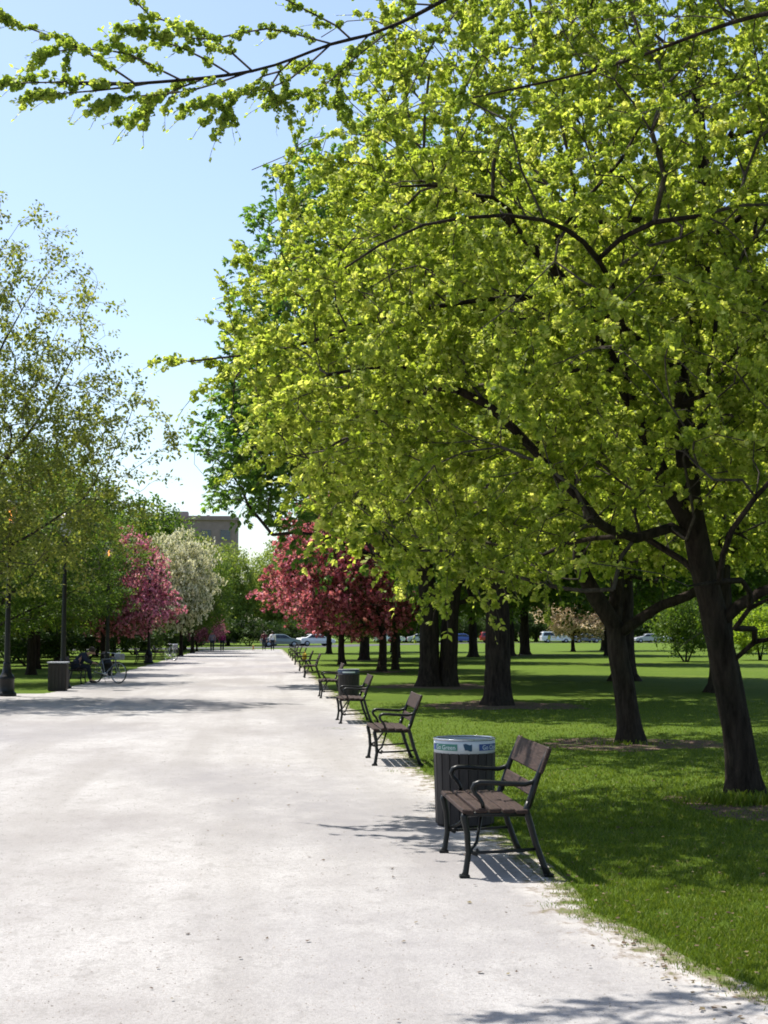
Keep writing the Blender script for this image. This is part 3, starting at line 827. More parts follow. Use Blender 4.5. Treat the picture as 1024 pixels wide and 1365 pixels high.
for i in range(26):
    x = 6 + i * 6.2 + rb.uniform(-2, 2)
    plant(FARG, 'broadleaf_tree', (x, 238 + rb.uniform(-6, 14), 0), 'leafy green tree across the street behind the parked cars', 'tree', BACK, rb.uniform(0, 6), rb.uniform(.85, 1.25), M[['green', 'green', 'olive', 'pale'][i % 4]])
for i in range(22):
    plant(FARG, 'broadleaf_tree', (10 + i * 7.0 + rb.uniform(-2, 2), 262 + rb.uniform(-5, 8), 0), 'leafy green tree across the street behind the parked cars', 'tree', BACK, rb.uniform(0, 6), (1.3, 1.3, rb.uniform(1.0, 1.3)), M[['green', 'green', 'olive'][i % 3]])
for i in range(34):
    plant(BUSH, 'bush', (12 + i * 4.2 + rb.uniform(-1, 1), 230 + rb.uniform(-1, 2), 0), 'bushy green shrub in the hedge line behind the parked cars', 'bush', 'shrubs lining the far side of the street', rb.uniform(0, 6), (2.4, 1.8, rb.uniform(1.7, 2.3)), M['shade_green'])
for i in range(14):
    plant(BUSH, 'bush', (-64 + i * 3.9 + rb.uniform(-1, 1), 140 + i * .9 + rb.uniform(-1, 2), 0), 'dense green shrub lining the street left of the path', 'bush', 'shrubs lining the street on the left', rb.uniform(0, 6), (2.3, 1.8, rb.uniform(1.6, 2.3)), M['green'])
for i, (x, y, q) in enumerate([(-11.5, 72, 1.3), (-12.4, 80, 1.5), (-10.8, 90, 1.4), (-14.5, 84, 1.6), (-11.5, 101, 1.5), (-9.5, 108, 1.3), (-15.5, 96, 1.7), (-17.5, 104, 1.7), (-8.8, 119, 1.4), (-11.5, 122, 1.7), (-7.4, 133, 1.5), (-16, 116, 1.8), (-7.4, 171, 1.6), (-4.3, 173, 1.4), (-1.6, 173, 1.5), (1.2, 175, 1.3), (4.4, 177, 1.5)]):
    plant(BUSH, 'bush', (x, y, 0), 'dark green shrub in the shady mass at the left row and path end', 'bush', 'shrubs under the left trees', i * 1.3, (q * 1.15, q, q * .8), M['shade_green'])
for i in range(8):
    plant(FARG, 'broadleaf_tree', (-88 + i * 8.5 + rb.uniform(-2, 2), 158 + rb.uniform(-6, 10), 0), 'leafy tree on the far side of the street to the left', 'tree', 'trees across the street on the left', rb.uniform(0, 6), rb.uniform(.9, 1.2), M[['green', 'olive'][i % 2]])

# ------------------------------------------------------------------ ground
def sheet(name, pts, z, mat):
    mb = MB(); mb.add([(x, y, z) for x, y in pts], [tuple(range(len(pts)))])
    return tag(mb.build(name, mat), kind='structure')
sheet('lawn', [(-900, -60), (900, -60), (900, 1500), (-900, 1500)], 0, M['lawn'])

rp = np.random.default_rng(8)
def wob(y, seed):
    return .5 * math.sin(y * 1.3 + seed) + .3 * math.sin(y * 3.1 + seed * 2.1) + .25 * math.sin(y * 7.7 + seed * .7) + .18 * math.sin(y * 17 + seed)
def edge_r(y):
    base = 1.98 if y > 10 else 1.98 + (10 - y) * .045 + max(0, 9 - y) ** 2 * .035
    return base + (.5 * math.sin(y * 1.3 + 1) + .3 * math.sin(y * 3.1 + 2)) * .09 - .10 * max(0, 1 - abs(y - 8.4) / .5)
def edge_l(y):
    return -5.75 + wob(y, 4.0) * .10
def strip(name, ys, fl, fr, z, mat):
    mb = MB(); v = []; f = []
    for y in ys: v += [(fl(y), y, z), (fr(y), y, z)]
    for i in range(len(ys) - 1): f.append((2 * i, 2 * i + 1, 2 * i + 3, 2 * i + 2))
    mb.add(v, f)
    return tag(mb.build(name, mat), kind='structure')
ys = list(np.arange(-20, 40, .06)) + list(np.arange(40, 141, .4))
COLS = (1.2, .75, .5, .3, .15, 0.0)
mb = MB(); v = []; f = []; at = []
for y in ys:
    e = edge_r(y)
    v.append((-14.0 if y < 31.5 else edge_l(y), y, .008)); at.append(2.0)
    for c in COLS: v.append((e - c, y, .008)); at.append(c)
nc = len(COLS) + 1
for i in range(len(ys) - 1):
    for k in range(nc - 1): f.append((i * nc + k, i * nc + k + 1, (i + 1) * nc + k + 1, (i + 1) * nc + k))
mb.add(v, f); gp = tag(mb.build('gravel_path', M['path']), kind='structure')
ea = gp.data.attributes.new('edge', 'FLOAT', 'POINT'); ea.data.foreach_set('value', np.array(at, dtype=np.float32))
# side path that leaves to the left
mb = MB(); xs = np.arange(-60, -5.6, .3); v = []; f = []
for x in xs: v += [(x, 31.0, .004), (x, 39.4 + wob(x, 2.0) * .12, .004)]
for i in range(len(xs) - 1): f.append((2 * i, 2 * i + 2, 2 * i + 3, 2 * i + 1))
mb.add(v, f); sp_ = tag(mb.build('side_path', M['path']), kind='structure')
ea = sp_.data.attributes.new('edge', 'FLOAT', 'POINT'); ea.data.foreach_set('value', np.full(len(v), 2.0, dtype=np.float32))
# street
cl = [(-120, 128), (-24, 130), (-8, 150), (4, 163), (14, 190), (34, 224), (200, 224)]
mb = MB(); v = []
for i, (x, y) in enumerate(cl):
    a = Vector(cl[max(0, i - 1)]); b = Vector(cl[min(len(cl) - 1, i + 1)])
    t = (b - a).normalized(); n = Vector((-t.y, t.x))
    v += [(x + n.x * 5, y + n.y * 5, .012), (x - n.x * 5, y - n.y * 5, .012)]
mb.add(v, [(2 * i, 2 * i + 1, 2 * i + 3, 2 * i + 2) for i in range(len(cl) - 1)])
tag(mb.build('street', M['asphalt']), kind='structure')
# bare soil round the trunks
def blob(x, y, rx, ry, seed, n=70):
    pts = []
    for k in range(n):
        a = 2 * PI * k / n
        q = 1 + .12 * math.sin(3 * a + seed) + .1 * math.sin(5 * a + seed * 2) + .07 * math.sin(11 * a + seed) + .04 * math.sin(23 * a)
        pts.append((x + rx * q * math.cos(a), y + ry * q * math.sin(a)))
    return pts
SOIL = [(4.95, 13.1, 1.05, 1.25, 1), (5.5, 20.9, 1.5, 1.15, 2.2), (5.4, 32.2, 1.8, 1.9, 3.1), (5.4, 43.7, 1.9, 2.2, 4.4), (6.1, 85.5, 1.6, 1.6, .4), (5.0, 60.0, 1.2, 1.2, 5), (-8.6, 35.2, 1.5, 1.5, .3), (18.8, 73, 1.3, 1.3, 2), (17.4, 100, 1.6, 1.6, 2), (19.4, 105, 1.6, 1.6, 2)]
for s in SOIL: sheet('soil_patch', blob(*s), .004, M['soil'])

# ------------------------------------------------------------------ grass, stones and litter
def in_soil(x, y):
    r = np.zeros(len(x), bool)
    for sx, sy, rx, ry, sd in SOIL: r |= ((x - sx) / rx) ** 2 + ((y - sy) / ry) ** 2 < .8
    return r
rg = np.random.default_rng(17)
def grass_field(n, y0, y1, h, wd, name, label):
    y = (y0 ** -1 + rg.uniform(0, 1, n) * (y1 ** -1 - y0 ** -1)) ** -1
    x0 = 1.75; x1 = y * .40 + .4
    x = x0 + rg.uniform(0, 1, n) * np.maximum(.1, x1 - x0)
    er = np.array([edge_r(v) for v in y])
    dens = np.clip((x - er + .30) / .42, 0, 1) ** 2.2
    clump = np.sin(x * 9 + np.sin(y * 5)) * np.sin(y * 8 + np.sin(x * 6)) + .6 * np.sin(x * 23 + y * 4) * np.sin(y * 19)
    keep = (rg.uniform(0, 1, n) < dens * np.clip(.75 + .5 * clump, .25, 1)) & ~(in_soil(x, y) & (rg.uniform(0, 1, n) > .12))
    x, y = x[keep], y[keep]
    return x, y
def blades(x, y, h, wd):
    n = len(x)
    a = rg.uniform(0, 2 * PI, n); hh = h * rg.uniform(.5, 1.25, n); lean = hh * rg.uniform(.2, 1.0, n); la = rg.uniform(0, 2 * PI, n)
    dx = np.cos(a) * wd; dy = np.sin(a) * wd
    lx = np.cos(la) * lean; ly = np.sin(la) * lean
    z0 = np.full(n, -.002)
    v = np.stack([np.stack([x - dx, y - dy, z0], 1), np.stack([x + dx, y + dy, z0], 1),
                  np.stack([x + lx + dx * .25, y + ly + dy * .25, hh], 1), np.stack([x + lx - dx * .25, y + ly - dy * .25, hh], 1)], 1)
    return v.reshape(-1, 3)
V = []
x, y = grass_field(190000, 5.2, 13, .05, .003, '', ''); V.append(blades(x, y, .026, .0034))
x, y = grass_field(90000, 12, 34, .05, .006, '', ''); V.append(blades(x, y, .03, .006))
# tufts that have crept into the path edge, weeds at the leaning elm's foot
tx = []; ty = []
for (cx, cy_, n, s) in [(2.02, 8.75, 200, .10), (1.92, 8.95, 160, .07), (2.15, 8.5, 120, .07), (1.85, 8.3, 90, .05), (1.98, 8.1, 130, .06), (2.2, 7.75, 120, .06), (1.75, 8.65, 60, .05), (2.1, 9.1, 240, .09), (2.45, 7.3, 260, .12), (2.3, 7.1, 120, .08), (1.6, 17.0, 60, .1), (1.3, 24.6, 90, .12), (1.9, 8.0, 40, .05)]:
    tx.append(rg.normal(cx, s, n)); ty.append(rg.normal(cy_, s * 1.3, n))
tx = np.concatenate(tx); ty = np.concatenate(ty); V.append(blades(tx, ty, .022, .0034))
n = 900; x = rg.normal(4.72, .26, n); y = rg.normal(13.68, .13, n); V.append(blades(x, y, .10, .010))
n = 160; x = rg.normal(5.3, .3, n); y = rg.normal(20.9, .15, n); V.append(blades(x, y, .06, .010))
V = np.vstack(V)
gm = np_mesh('grass', V, np.arange(len(V)).reshape(-1, 4), [M['grass_blade']], None, np.clip(rg.normal(.5, .22, len(V) // 4), 0, 1))
g = link(D.objects.new('grass', gm)); tag(g, 'short mown grass and tufts on the right lawn', 'grass', None, 'stuff')
# loose stones on the path
n = 6000
y = (4.8 ** -1 + rg.uniform(0, 1, n) * (26 ** -1 - 4.8 ** -1)) ** -1
x = -2.2 - .12 * y + rg.uniform(0, 1, n) * (4.15 + .12 * y)
s = .0025 + .004 * rg.uniform(0, 1, n) ** 4 + .00022 * y
V = []
octa = np.array([[1, 0, 0], [0, 1, 0], [-1, 0, 0], [0, -1, 0], [0, 0, .8], [0, 0, -.4]])
rot = rg.uniform(0, 6.28, n); c_, s_ = np.cos(rot), np.sin(rot)
bx = (octa[None, :, 0] * c_[:, None] - octa[None, :, 1] * s_[:, None]) * s[:, None] * rg.uniform(.7, 1.4, (n, 1)) + x[:, None]
by = (octa[None, :, 0] * s_[:, None] + octa[None, :, 1] * c_[:, None]) * s[:, None] + y[:, None]
bz = octa[None, :, 2] * s[:, None] + .008
vv = np.stack([bx, by, bz], 2).reshape(-1, 3)
o_ = (np.arange(n) * 6)[:, None, None]
q = np.array([[4, 0, 1, 4], [4, 1, 2, 4], [4, 2, 3, 4], [4, 3, 0, 4]])
tri = (np.array([[4, 0, 1], [4, 1, 2], [4, 2, 3], [4, 3, 0]])[None] + o_).reshape(-1, 3)
me = D.meshes.new('gravel'); me.vertices.add(len(vv)); me.vertices.foreach_set('co', vv.astype(np.float32).ravel())
me.loops.add(len(tri) * 3); me.loops.foreach_set('vertex_index', tri.astype(np.int32).ravel())
me.polygons.add(len(tri)); me.polygons.foreach_set('loop_start', np.arange(0, len(tri) * 3, 3, dtype=np.int32))
M['pebble'] = plain('loose_stone', (.2, .18, .165), .9, .6, 3)
me.materials.append(M['pebble']); me.update(calc_edges=True)
tag(link(D.objects.new('gravel', me)), 'loose stones scattered on the pale path', 'gravel', None, 'stuff')

n = 1000
y = (6 ** -1 + rg.uniform(0, 1, n) * (40 ** -1 - 6 ** -1)) ** -1
x = np.where(rg.uniform(0, 1, n) < .07, rg.uniform(-.5, 2.0, n), 1.9 + rg.uniform(0, 1, n) ** 1.3 * y * .36)
k_ = np.abs(KITE[:, :2]); a = rg.uniform(0, 6.28, n); sc_ = rg.uniform(.012, .03, n) * (1 + y / 40)
lv = np.stack([np.stack([x + sc_ * (KITE[i, 0] * np.cos(a) - KITE[i, 1] * np.sin(a)), y + sc_ * (KITE[i, 0] * np.sin(a) + KITE[i, 1] * np.cos(a)), .013 + rg.uniform(0, .012, n) + np.where(x > 2, .012, 0)], 1) for i in range(4)], 1)
M['litter'] = leafmat('dry_litter', [(0, (.05, .03, .02)), (.5, (.10, .065, .04)), (1, (.17, .14, .07))], .2, 1.2)
lm = np_mesh('leaf_litter', lv.reshape(-1, 3), np.arange(n * 4).reshape(-1, 4), [M['litter']], None, rg.uniform(0, 1, n))
tag(link(D.objects.new('leaf_litter', lm)), 'dry brown leaf bits strewn on lawn and path edge', 'leaf litter', None, 'stuff')

# ------------------------------------------------------------------ bench (faces -X; origin at the near front foot, length along +Y)
def make_bench():
    root = empty('park_bench')
    L = 1.10
    seat = MB()
    for i, (x, z) in enumerate([(.025, .440), (.118, .447), (.211, .447), (.304, .443), (.395, .437)]):
        seat.box((x, L / 2, z), (.078, L + .07, .030), Matrix.Rotation(R(-1.5 if i else 6), 3, 'Y'), .006)
    seat.build('seat', M['wood'], root)
    lean = Matrix.Rotation(R(21), 3, 'Y')
    b = MB(); b.box((.556, L / 2, .775), (.030, L + .07, .185), lean, .007); b.build('backrest', M['wood'], root)
    b = MB(); b.box((.478, L / 2, .575), (.028, L + .04, .085), lean, .006); b.build('backrest', M['wood'], root)
    for y in (0, L):
        f = MB(); f.tube([(.0, y, 0), (.012, y, .04), (.03, y, .16), (.022, y, .30), (.0, y, .405), (.004, y, .425)], [.027, .021, .020, .021, .024, .02], 8)
        f.box((.003, y, .012), (.07, .05, .024), None, .006); f.build('leg', M['iron'], root)
        f = MB(); f.tube([(.575, y, 0), (.545, y, .07), (.49, y, .22), (.445, y, .38), (.425, y, .44), (.445, y, .50)], [.028, .022, .022, .024, .025, .022], 8)
        f.box((.575, y, .012), (.07, .05, .024), None, .006); f.build('leg', M['iron'], root)
        f = MB(); f.tube([(.435, y, .46), (.46, y, .53), (.50, y, .65), (.545, y, .76), (.590, y, .865)], [.024, .023, .021, .018, .014], 8)
        f.build('back_post', M['iron'], root)
        f = MB(); f.tube([(.0, y, .418), (.1, y, .422), (.25, y, .420), (.43, y, .418)], .017, 8); f.build('seat_rail', M['iron'], root)
        f = MB()
        f.tube([(.505, y, .655), (.47, y, .632), (.42, y, .618), (.30, y, .622), (.19, y, .630), (.11, y, .632), (.075, y, .620), (.062, y, .592), (.075, y, .560), (.105, y, .53), (.128, y, .49), (.135, y, .445)],
               [.014, .016, .018, .018, .018, .019, .019, .018, .016, .015, .014, .014], 10)
        f.build('armrest', M['iron'], root)
        f = MB(); f.tube([(.03, y, .175), (.10, y, .165), (.28, y, .172), (.50, y, .185)], .011, 8)
        f.tube([(.028, y, .21), (.05, y, .165), (.085, y, .15), (.10, y, .175), (.085, y, .19)], .011, 6)
        f.build('stretcher', M['iron'], root)
        yy = .45 if y == 0 else L - .45
        f = MB(); f.tube([(.04, y, .18), (.10, y + (yy - y) * .2, .22), (.2, yy, .415)], .012, 8); f.build('brace', M['iron'], root)
    return root
bench0 = make_bench()
RB = 'dark wooden benches along the right edge of the path'
LB = 'dark benches along the left edge of the path'
first = True
for (x, y, lb) in [(1.36, 9.66, 'nearest dark wooden bench with curved iron armrests, in front of the white banded bin'),
                   (1.39, 17.76, 'second wooden bench, standing alone just beyond the white banded bin'),
                   (1.41, 25.93, 'third wooden bench, in front of the navy banded bin'),
                   (1.46, 35.9, 'fourth wooden bench, partly hidden behind the navy banded bin'),
                   (1.53, 51.95, 'fifth wooden bench, first one past the navy banded bin'),
                   (1.58, 60.9, 'sixth wooden bench, with a yellow bag on its seat'),
                   (1.66, 72.8, 'seventh wooden bench under the edge of the pink blossom'),
                   (1.74, 83.4, 'eighth wooden bench far down the row'),
                   (1.80, 93.0, 'ninth wooden bench, second from the far end of the row'),
                   (1.87, 102.2, 'tenth wooden bench, farthest of the row on the right')]:
    o = bench0 if first else copy_tree(bench0)
    first = False
    o.location = (x, y, .008); o.rotation_euler = (0, 0, 0)
    tag(o, lb, 'bench', RB)
for (x, y, lb) in [(-5.75, 47.6, 'bench on the left with a hunched person sitting on it'),
                   (-5.85, 59.5, 'bench on the left just beyond the parked bicycle'),
                   (-5.9, 74.5, 'third bench along the left edge of the path'),
                   (-5.95, 87.5, 'fourth bench along the left edge, below the rose crabapple'),
                   (-6.0, 103, 'farthest bench along the left edge, near the walking pair')]:
    o = copy_tree(bench0); o.location = (x, y, .008); o.rotation_euler = (0, 0, PI)
    tag(o, lb, 'bench', LB)

# ------------------------------------------------------------------ bins
def cyl_patch(mb, r, a0, a1, z0, z1, n=16):
    v = []; f = []
    for k in range(n + 1):
        a = a0 + (a1 - a0) * k / n
        v += [(r * math.cos(a), r * math.sin(a), z0), (r * math.cos(a), r * math.sin(a), z1)]
    for k in range(n): f.append((2 * k, 2 * k + 2, 2 * k + 3, 2 * k + 1))
    mb.add(v, f, True)
def bent_text(body, r, amid, zmid, size, name, mat, parent):
    cu = D.curves.new('lettering', 'FONT'); cu.body = body; cu.size = size; cu.align_x = 'CENTER'; cu.align_y = 'CENTER'
    t = D.objects.new('lettering', cu); COL.objects.link(t)
    bpy.context.view_layer.update()
    me = D.meshes.new_from_object(t.evaluated_get(bpy.context.evaluated_depsgraph_get()))
    D.objects.remove(t)
    for v in me.vertices:
        a = amid + v.co.x / r
        v.co = (r * math.cos(a), r * math.sin(a), zmid + v.co.y)
    me.materials.clear(); me.materials.append(mat)
    return link(D.objects.new(name, me), parent)
def make_bin(band, face, full=True):
    """face: direction (angle) in which the middle of the band looks"""
    root = empty('litter_bin')
    H, r = .74, .258
    b = MB()
    n = 20
    for k in range(n):
        a = 2 * PI * (k + .5) / n
        w = 2 * PI * r / n * .93
        Rm = Matrix.Rotation(a, 3, 'Z')
        b.box((math.cos(a) * r * .955, math.sin(a) * r * .955, .02 + .3), (.022, w, .60), Rm @ Matrix.Rotation(R(1.6), 3, 'Y'), .004)
    b.build('slats', M['wood_dark'], root)
    b = MB(); b.lathe([(.215, .03), (.232, .62), (.238, .71), (.224, .71), (.20, .05), (0, .04)], 32); b.build('liner', M['black'], root)
    b = MB(); b.lathe([(.256, .615), (.262, .617), (.264, .725), (.257, .727), (.254, .62)], 40); bd = b.build('band', band, root)
    b = MB(); b.tube([(.262 * math.cos(2 * PI * k / 40), .262 * math.sin(2 * PI * k / 40), .735) for k in range(41)], .009, 8, False); b.build('rim', M['chrome'] if full else M['stone_box'], root)
    b = MB(); b.lathe([(.22, .0), (.235, .004), (.235, .03), (.2, .03)], 32); b.build('base_ring', M['iron'], root)
    return root, bd
face = math.atan2(-12.1, -1.72)
bin1, bd = make_bin(M['white_paint'], face)
bin1.location = (1.74, 12.3, .008)
tag(bin1, 'round slatted litter bin with white lettered band behind the nearest bench', 'bin', 'litter bins beside the benches')
def patch(a0, a1, z0, z1, r, mat, name):
    b = MB(); cyl_patch(b, r, face + R(a0), face + R(a1), z0, z1); return b.build(name, mat, bd)
# seen from the path, angles grow to the right
patch(-76, -13, .645, .700, .2665, M['label_green'], 'green_label'); patch(-76, -64, .6475, .6975, .2685, M['label_blue'], 'blue_corner')
patch(28, 84, .645, .700, .2665, M['label_blue'], 'blue_label')
bent_text('Go Green', .2695, face + R(-39), .670, .052, 'lettering', M['letter'], bd)
bent_text('Go Clean', .2695, face + R(56), .670, .052, 'lettering', M['letter'], bd)
b = MB(); v = []; f = []
for k in range(9):
    t = k / 8; a = face + R(-2 + 16 * t)
    wv = .006 * math.sin(t * 2 * PI)
    v += [(.2672 * math.cos(a + R(3) * (1 - t)), .2672 * math.sin(a + R(3) * (1 - t)), .643 + wv * .5 + .006 * (1 - t)), (.2672 * math.cos(a), .2672 * math.sin(a), .700 + wv)]
for k in range(8): f.append((2 * k, 2 * k + 2, 2 * k + 3, 2 * k + 1))
b.add(v, f, True); b.build('emblem', M['emblem'], bd)
bin2, bd2 = make_bin(M['navy_band'], face, False)
bin2.location = (2.12, 35.2, .008)
tag(bin2, 'round dark litter bin with navy band behind the third bench', 'bin', 'litter bins beside the benches')
b = MB(); cyl_patch(b, .2665, face + R(-30), face + R(40), .655, .69); b.build('pale_label', M['letter'], bd2)
# square bin on the left
sb = empty('litter_bin', (-5.75, 41.2, 0))
b = MB(); b.box((0, 0, .40), (.50, .50, .76), None, .015)
for k in range(5):
    b.box((-.2 + .1 * k, -.256, .42), (.08, .012, .66), None, .003); b.box((.256, -.2 + .1 * k, .42), (.012, .08, .66), None, .003)
b.build('casing', M['wood_dark'], sb)
b = MB(); b.box((0, 0, .80), (.56, .56, .045), None, .012); b.build('lid', M['stone_box'], sb)
b = MB(); b.box((0, 0, .012), (.46, .46, .024)); b.build('foot', M['iron'], sb)
tag(sb, 'square dark litter bin with grey lid beside the left lamp post', 'bin', 'litter bins beside the benches')

# yellow bag
b = MB(); b.box((0, 0, .15), (.18, .26, .30), None, .05)
o = b.build('bag', M['yellow']); o.location = (1.80, 61.3, .468); tag(o, 'small yellow bag on the sixth bench', 'bag')
h = MB(); h.tube([(0, -.06, .29), (0, -.05, .38), (0, .05, .38), (0, .06, .29)], .008, 6); h.build('handle', M['yellow'], o)

# ------------------------------------------------------------------ lamp posts
def make_lamp():
    root = empty('street_lamp')
    b = MB(); b.lathe([(0, 0), (.26, 0), (.26, .07), (.22, .10), (.20, .16), (.20, .42), (.23, .46), (.18, .52), (.12, .62), (.095, .80), (.105, .84), (.08, .88)], 16)
    b.build('base', M['iron'], root)
    b = MB(); b.lathe([(.078, .86), (.072, 1.6), (.066, 2.6), (.058, 3.6), (.052, 4.25), (.075, 4.28), (.075, 4.34), (.04, 4.38), (.06, 4.44), (.10, 4.50)], 14)
    b.build('pole', M['iron'], root)
    b = MB(); b.lathe([(.10, 4.50), (.16, 4.62), (.185, 4.85), (.16, 4.98)], 16); b.build('lantern', M['lantern'], root)
    b = MB(); b.lathe([(.02, 4.58), (.035, 4.64), (.045, 4.72), (.035, 4.80), (0, 4.84)], 14); b.build('bulb', M['glow'], root)
    b = MB(); b.lathe([(.27, 4.96), (.28, 4.985), (.20, 5.05), (.10, 5.14), (.05, 5.18), (.035, 5.24), (.05, 5.28), (0, 5.36)], 16); b.lathe([(.27, 4.96), (0, 4.975)], 16); b.build('cap', M['iron'], root)
    return root
lamp0 = make_lamp()
LG = 'old style lamp posts along the left edge of the path'
for i, (x, y, lb) in enumerate([(-6.62, 38.0, 'black lamp post with glowing orange lamp at the corner of the side path'),
                                (-5.85, 42.9, 'slender black lamp post beside the square bin'),
                                (-5.9, 55.4, 'lamp post half hidden in leaves beyond the bicycle with a glowing lamp'),
                                (-6.1, 78, 'lamp post under the rose pink crabapple, farthest of the lamps')]):
    o = lamp0 if i == 0 else copy_tree(lamp0)
    o.location = (x, y, .004); tag(o, lb, 'lamp post', LG)
    if i == 2:
        for ch in o.children:
            if ch.name.startswith('bulb'): ch.scale = (.45, .45, 1); 
    if i in (1, 3):
        for ch in o.children:
            if ch.name.startswith('bulb'): ch.material_slots[0].link = 'OBJECT'; ch.material_slots[0].material = M['iron']

# ------------------------------------------------------------------ bicycle (along +X, wheels on the ground)
def make_bike():
    root = empty('bicycle')
    for wx, nm in ((-.52, 'wheel'), (.52, 'wheel')):
        t = MB(); t.tube([(wx + .33 * math.cos(a), 0, .35 + .33 * math.sin(a)) for a in np.linspace(0, 2 * PI, 33)], .017, 8, False)
        wheel = t.build('wheel', M['black'], root)
        r_ = MB(); r_.tube([(wx + .308 * math.cos(a), 0, .35 + .308 * math.sin(a)) for a in np.linspace(0, 2 * PI, 33)], .010, 6, False)
        for k in range(14):
            a = 2 * PI * k / 14; r_.tube([(wx, .02 * (-1) ** k, .35), (wx + .30 * math.cos(a), 0, .35 + .30 * math.sin(a))], .0025, 4, False)
        r_.tube([(wx, -.05, .35), (wx, .05, .35)], .02, 8); r_.build('rim', M['chrome'], wheel)
    f = MB()
    bb = (-.08, 0, .30); hd = (.36, 0, .80); hb = (.385, 0, .66); st = (-.22, 0, .78)
    f.tube([bb, st], .016, 8); f.tube([bb, hb], .018, 8); f.tube([st, hd], .016, 8); f.tube([hd, hb], .02, 8)
    for s in (-1, 1):
        f.tube([(-.52, .06 * s, .35), (bb[0], .03 * s, bb[2])], .010, 6); f.tube([(-.52, .06 * s, .35), (st[0], .01 * s, st[2])], .009, 6)
        f.tube([(.52, .055 * s, .35), (.40, .045 * s, .62), hb], .012, 6)
    f.build('frame', M['car_slate'], root)
    h = MB(); h.tube([hd, (.34, 0, .95)], .014, 8); h.tube([(.30, -.30, 1.0), (.36, -.22, .98), (.37, 0, .96), (.36, .22, .98), (.30, .30, 1.0)], .012, 8); h.build('handlebar', M['chrome'], root)
    s = MB(); s.tube([st, (-.25, 0, .92)], .013, 8); s.box((-.24, 0, .94), (.26, .14, .05), None, .02); s.build('saddle', M['black'], root)
    c = MB(); c.tube([(bb[0], -.07, .30), (bb[0], .07, .30)], .05, 12); c.tube([(bb[0], .08, .30), (bb[0] + .10, .08, .17)], .010, 6); c.tube([(bb[0], -.08, .30), (bb[0] - .10, -.08, .43)], .010, 6)
    c.box((bb[0] + .10, .12, .165), (.09, .07, .02)); c.box((bb[0] - .10, -.12, .43), (.09, .07, .02)); c.build('crank', M['chrome'], root)
    k = MB(); k.tube([(-.2, .05, .29), (-.24, .22, .0)], .009, 6); k.build('kickstand', M['chrome'], root)
    b = MB(); b.box((.56, 0, .86), (.22, .28, .20), None, .03); b.build('basket', M['stone_box'], root)
    return root
bk = make_bike(); bk.location = (-5.0, 46.9, .01); bk.rotation_euler = (0, 0, R(-38))
tag(bk, 'parked bicycle with bright handlebar beside the seated person', 'bicycle')
bk2 = copy_tree(bk); bk2.location = (-5.3, 84.0, .01); bk2.rotation_euler = (0, 0, R(-60))
tag(bk2, 'distant bicycle leaning by the fourth left bench', 'bicycle')
bk['group'] = bk2['group'] = 'bicycles parked along the left edge'

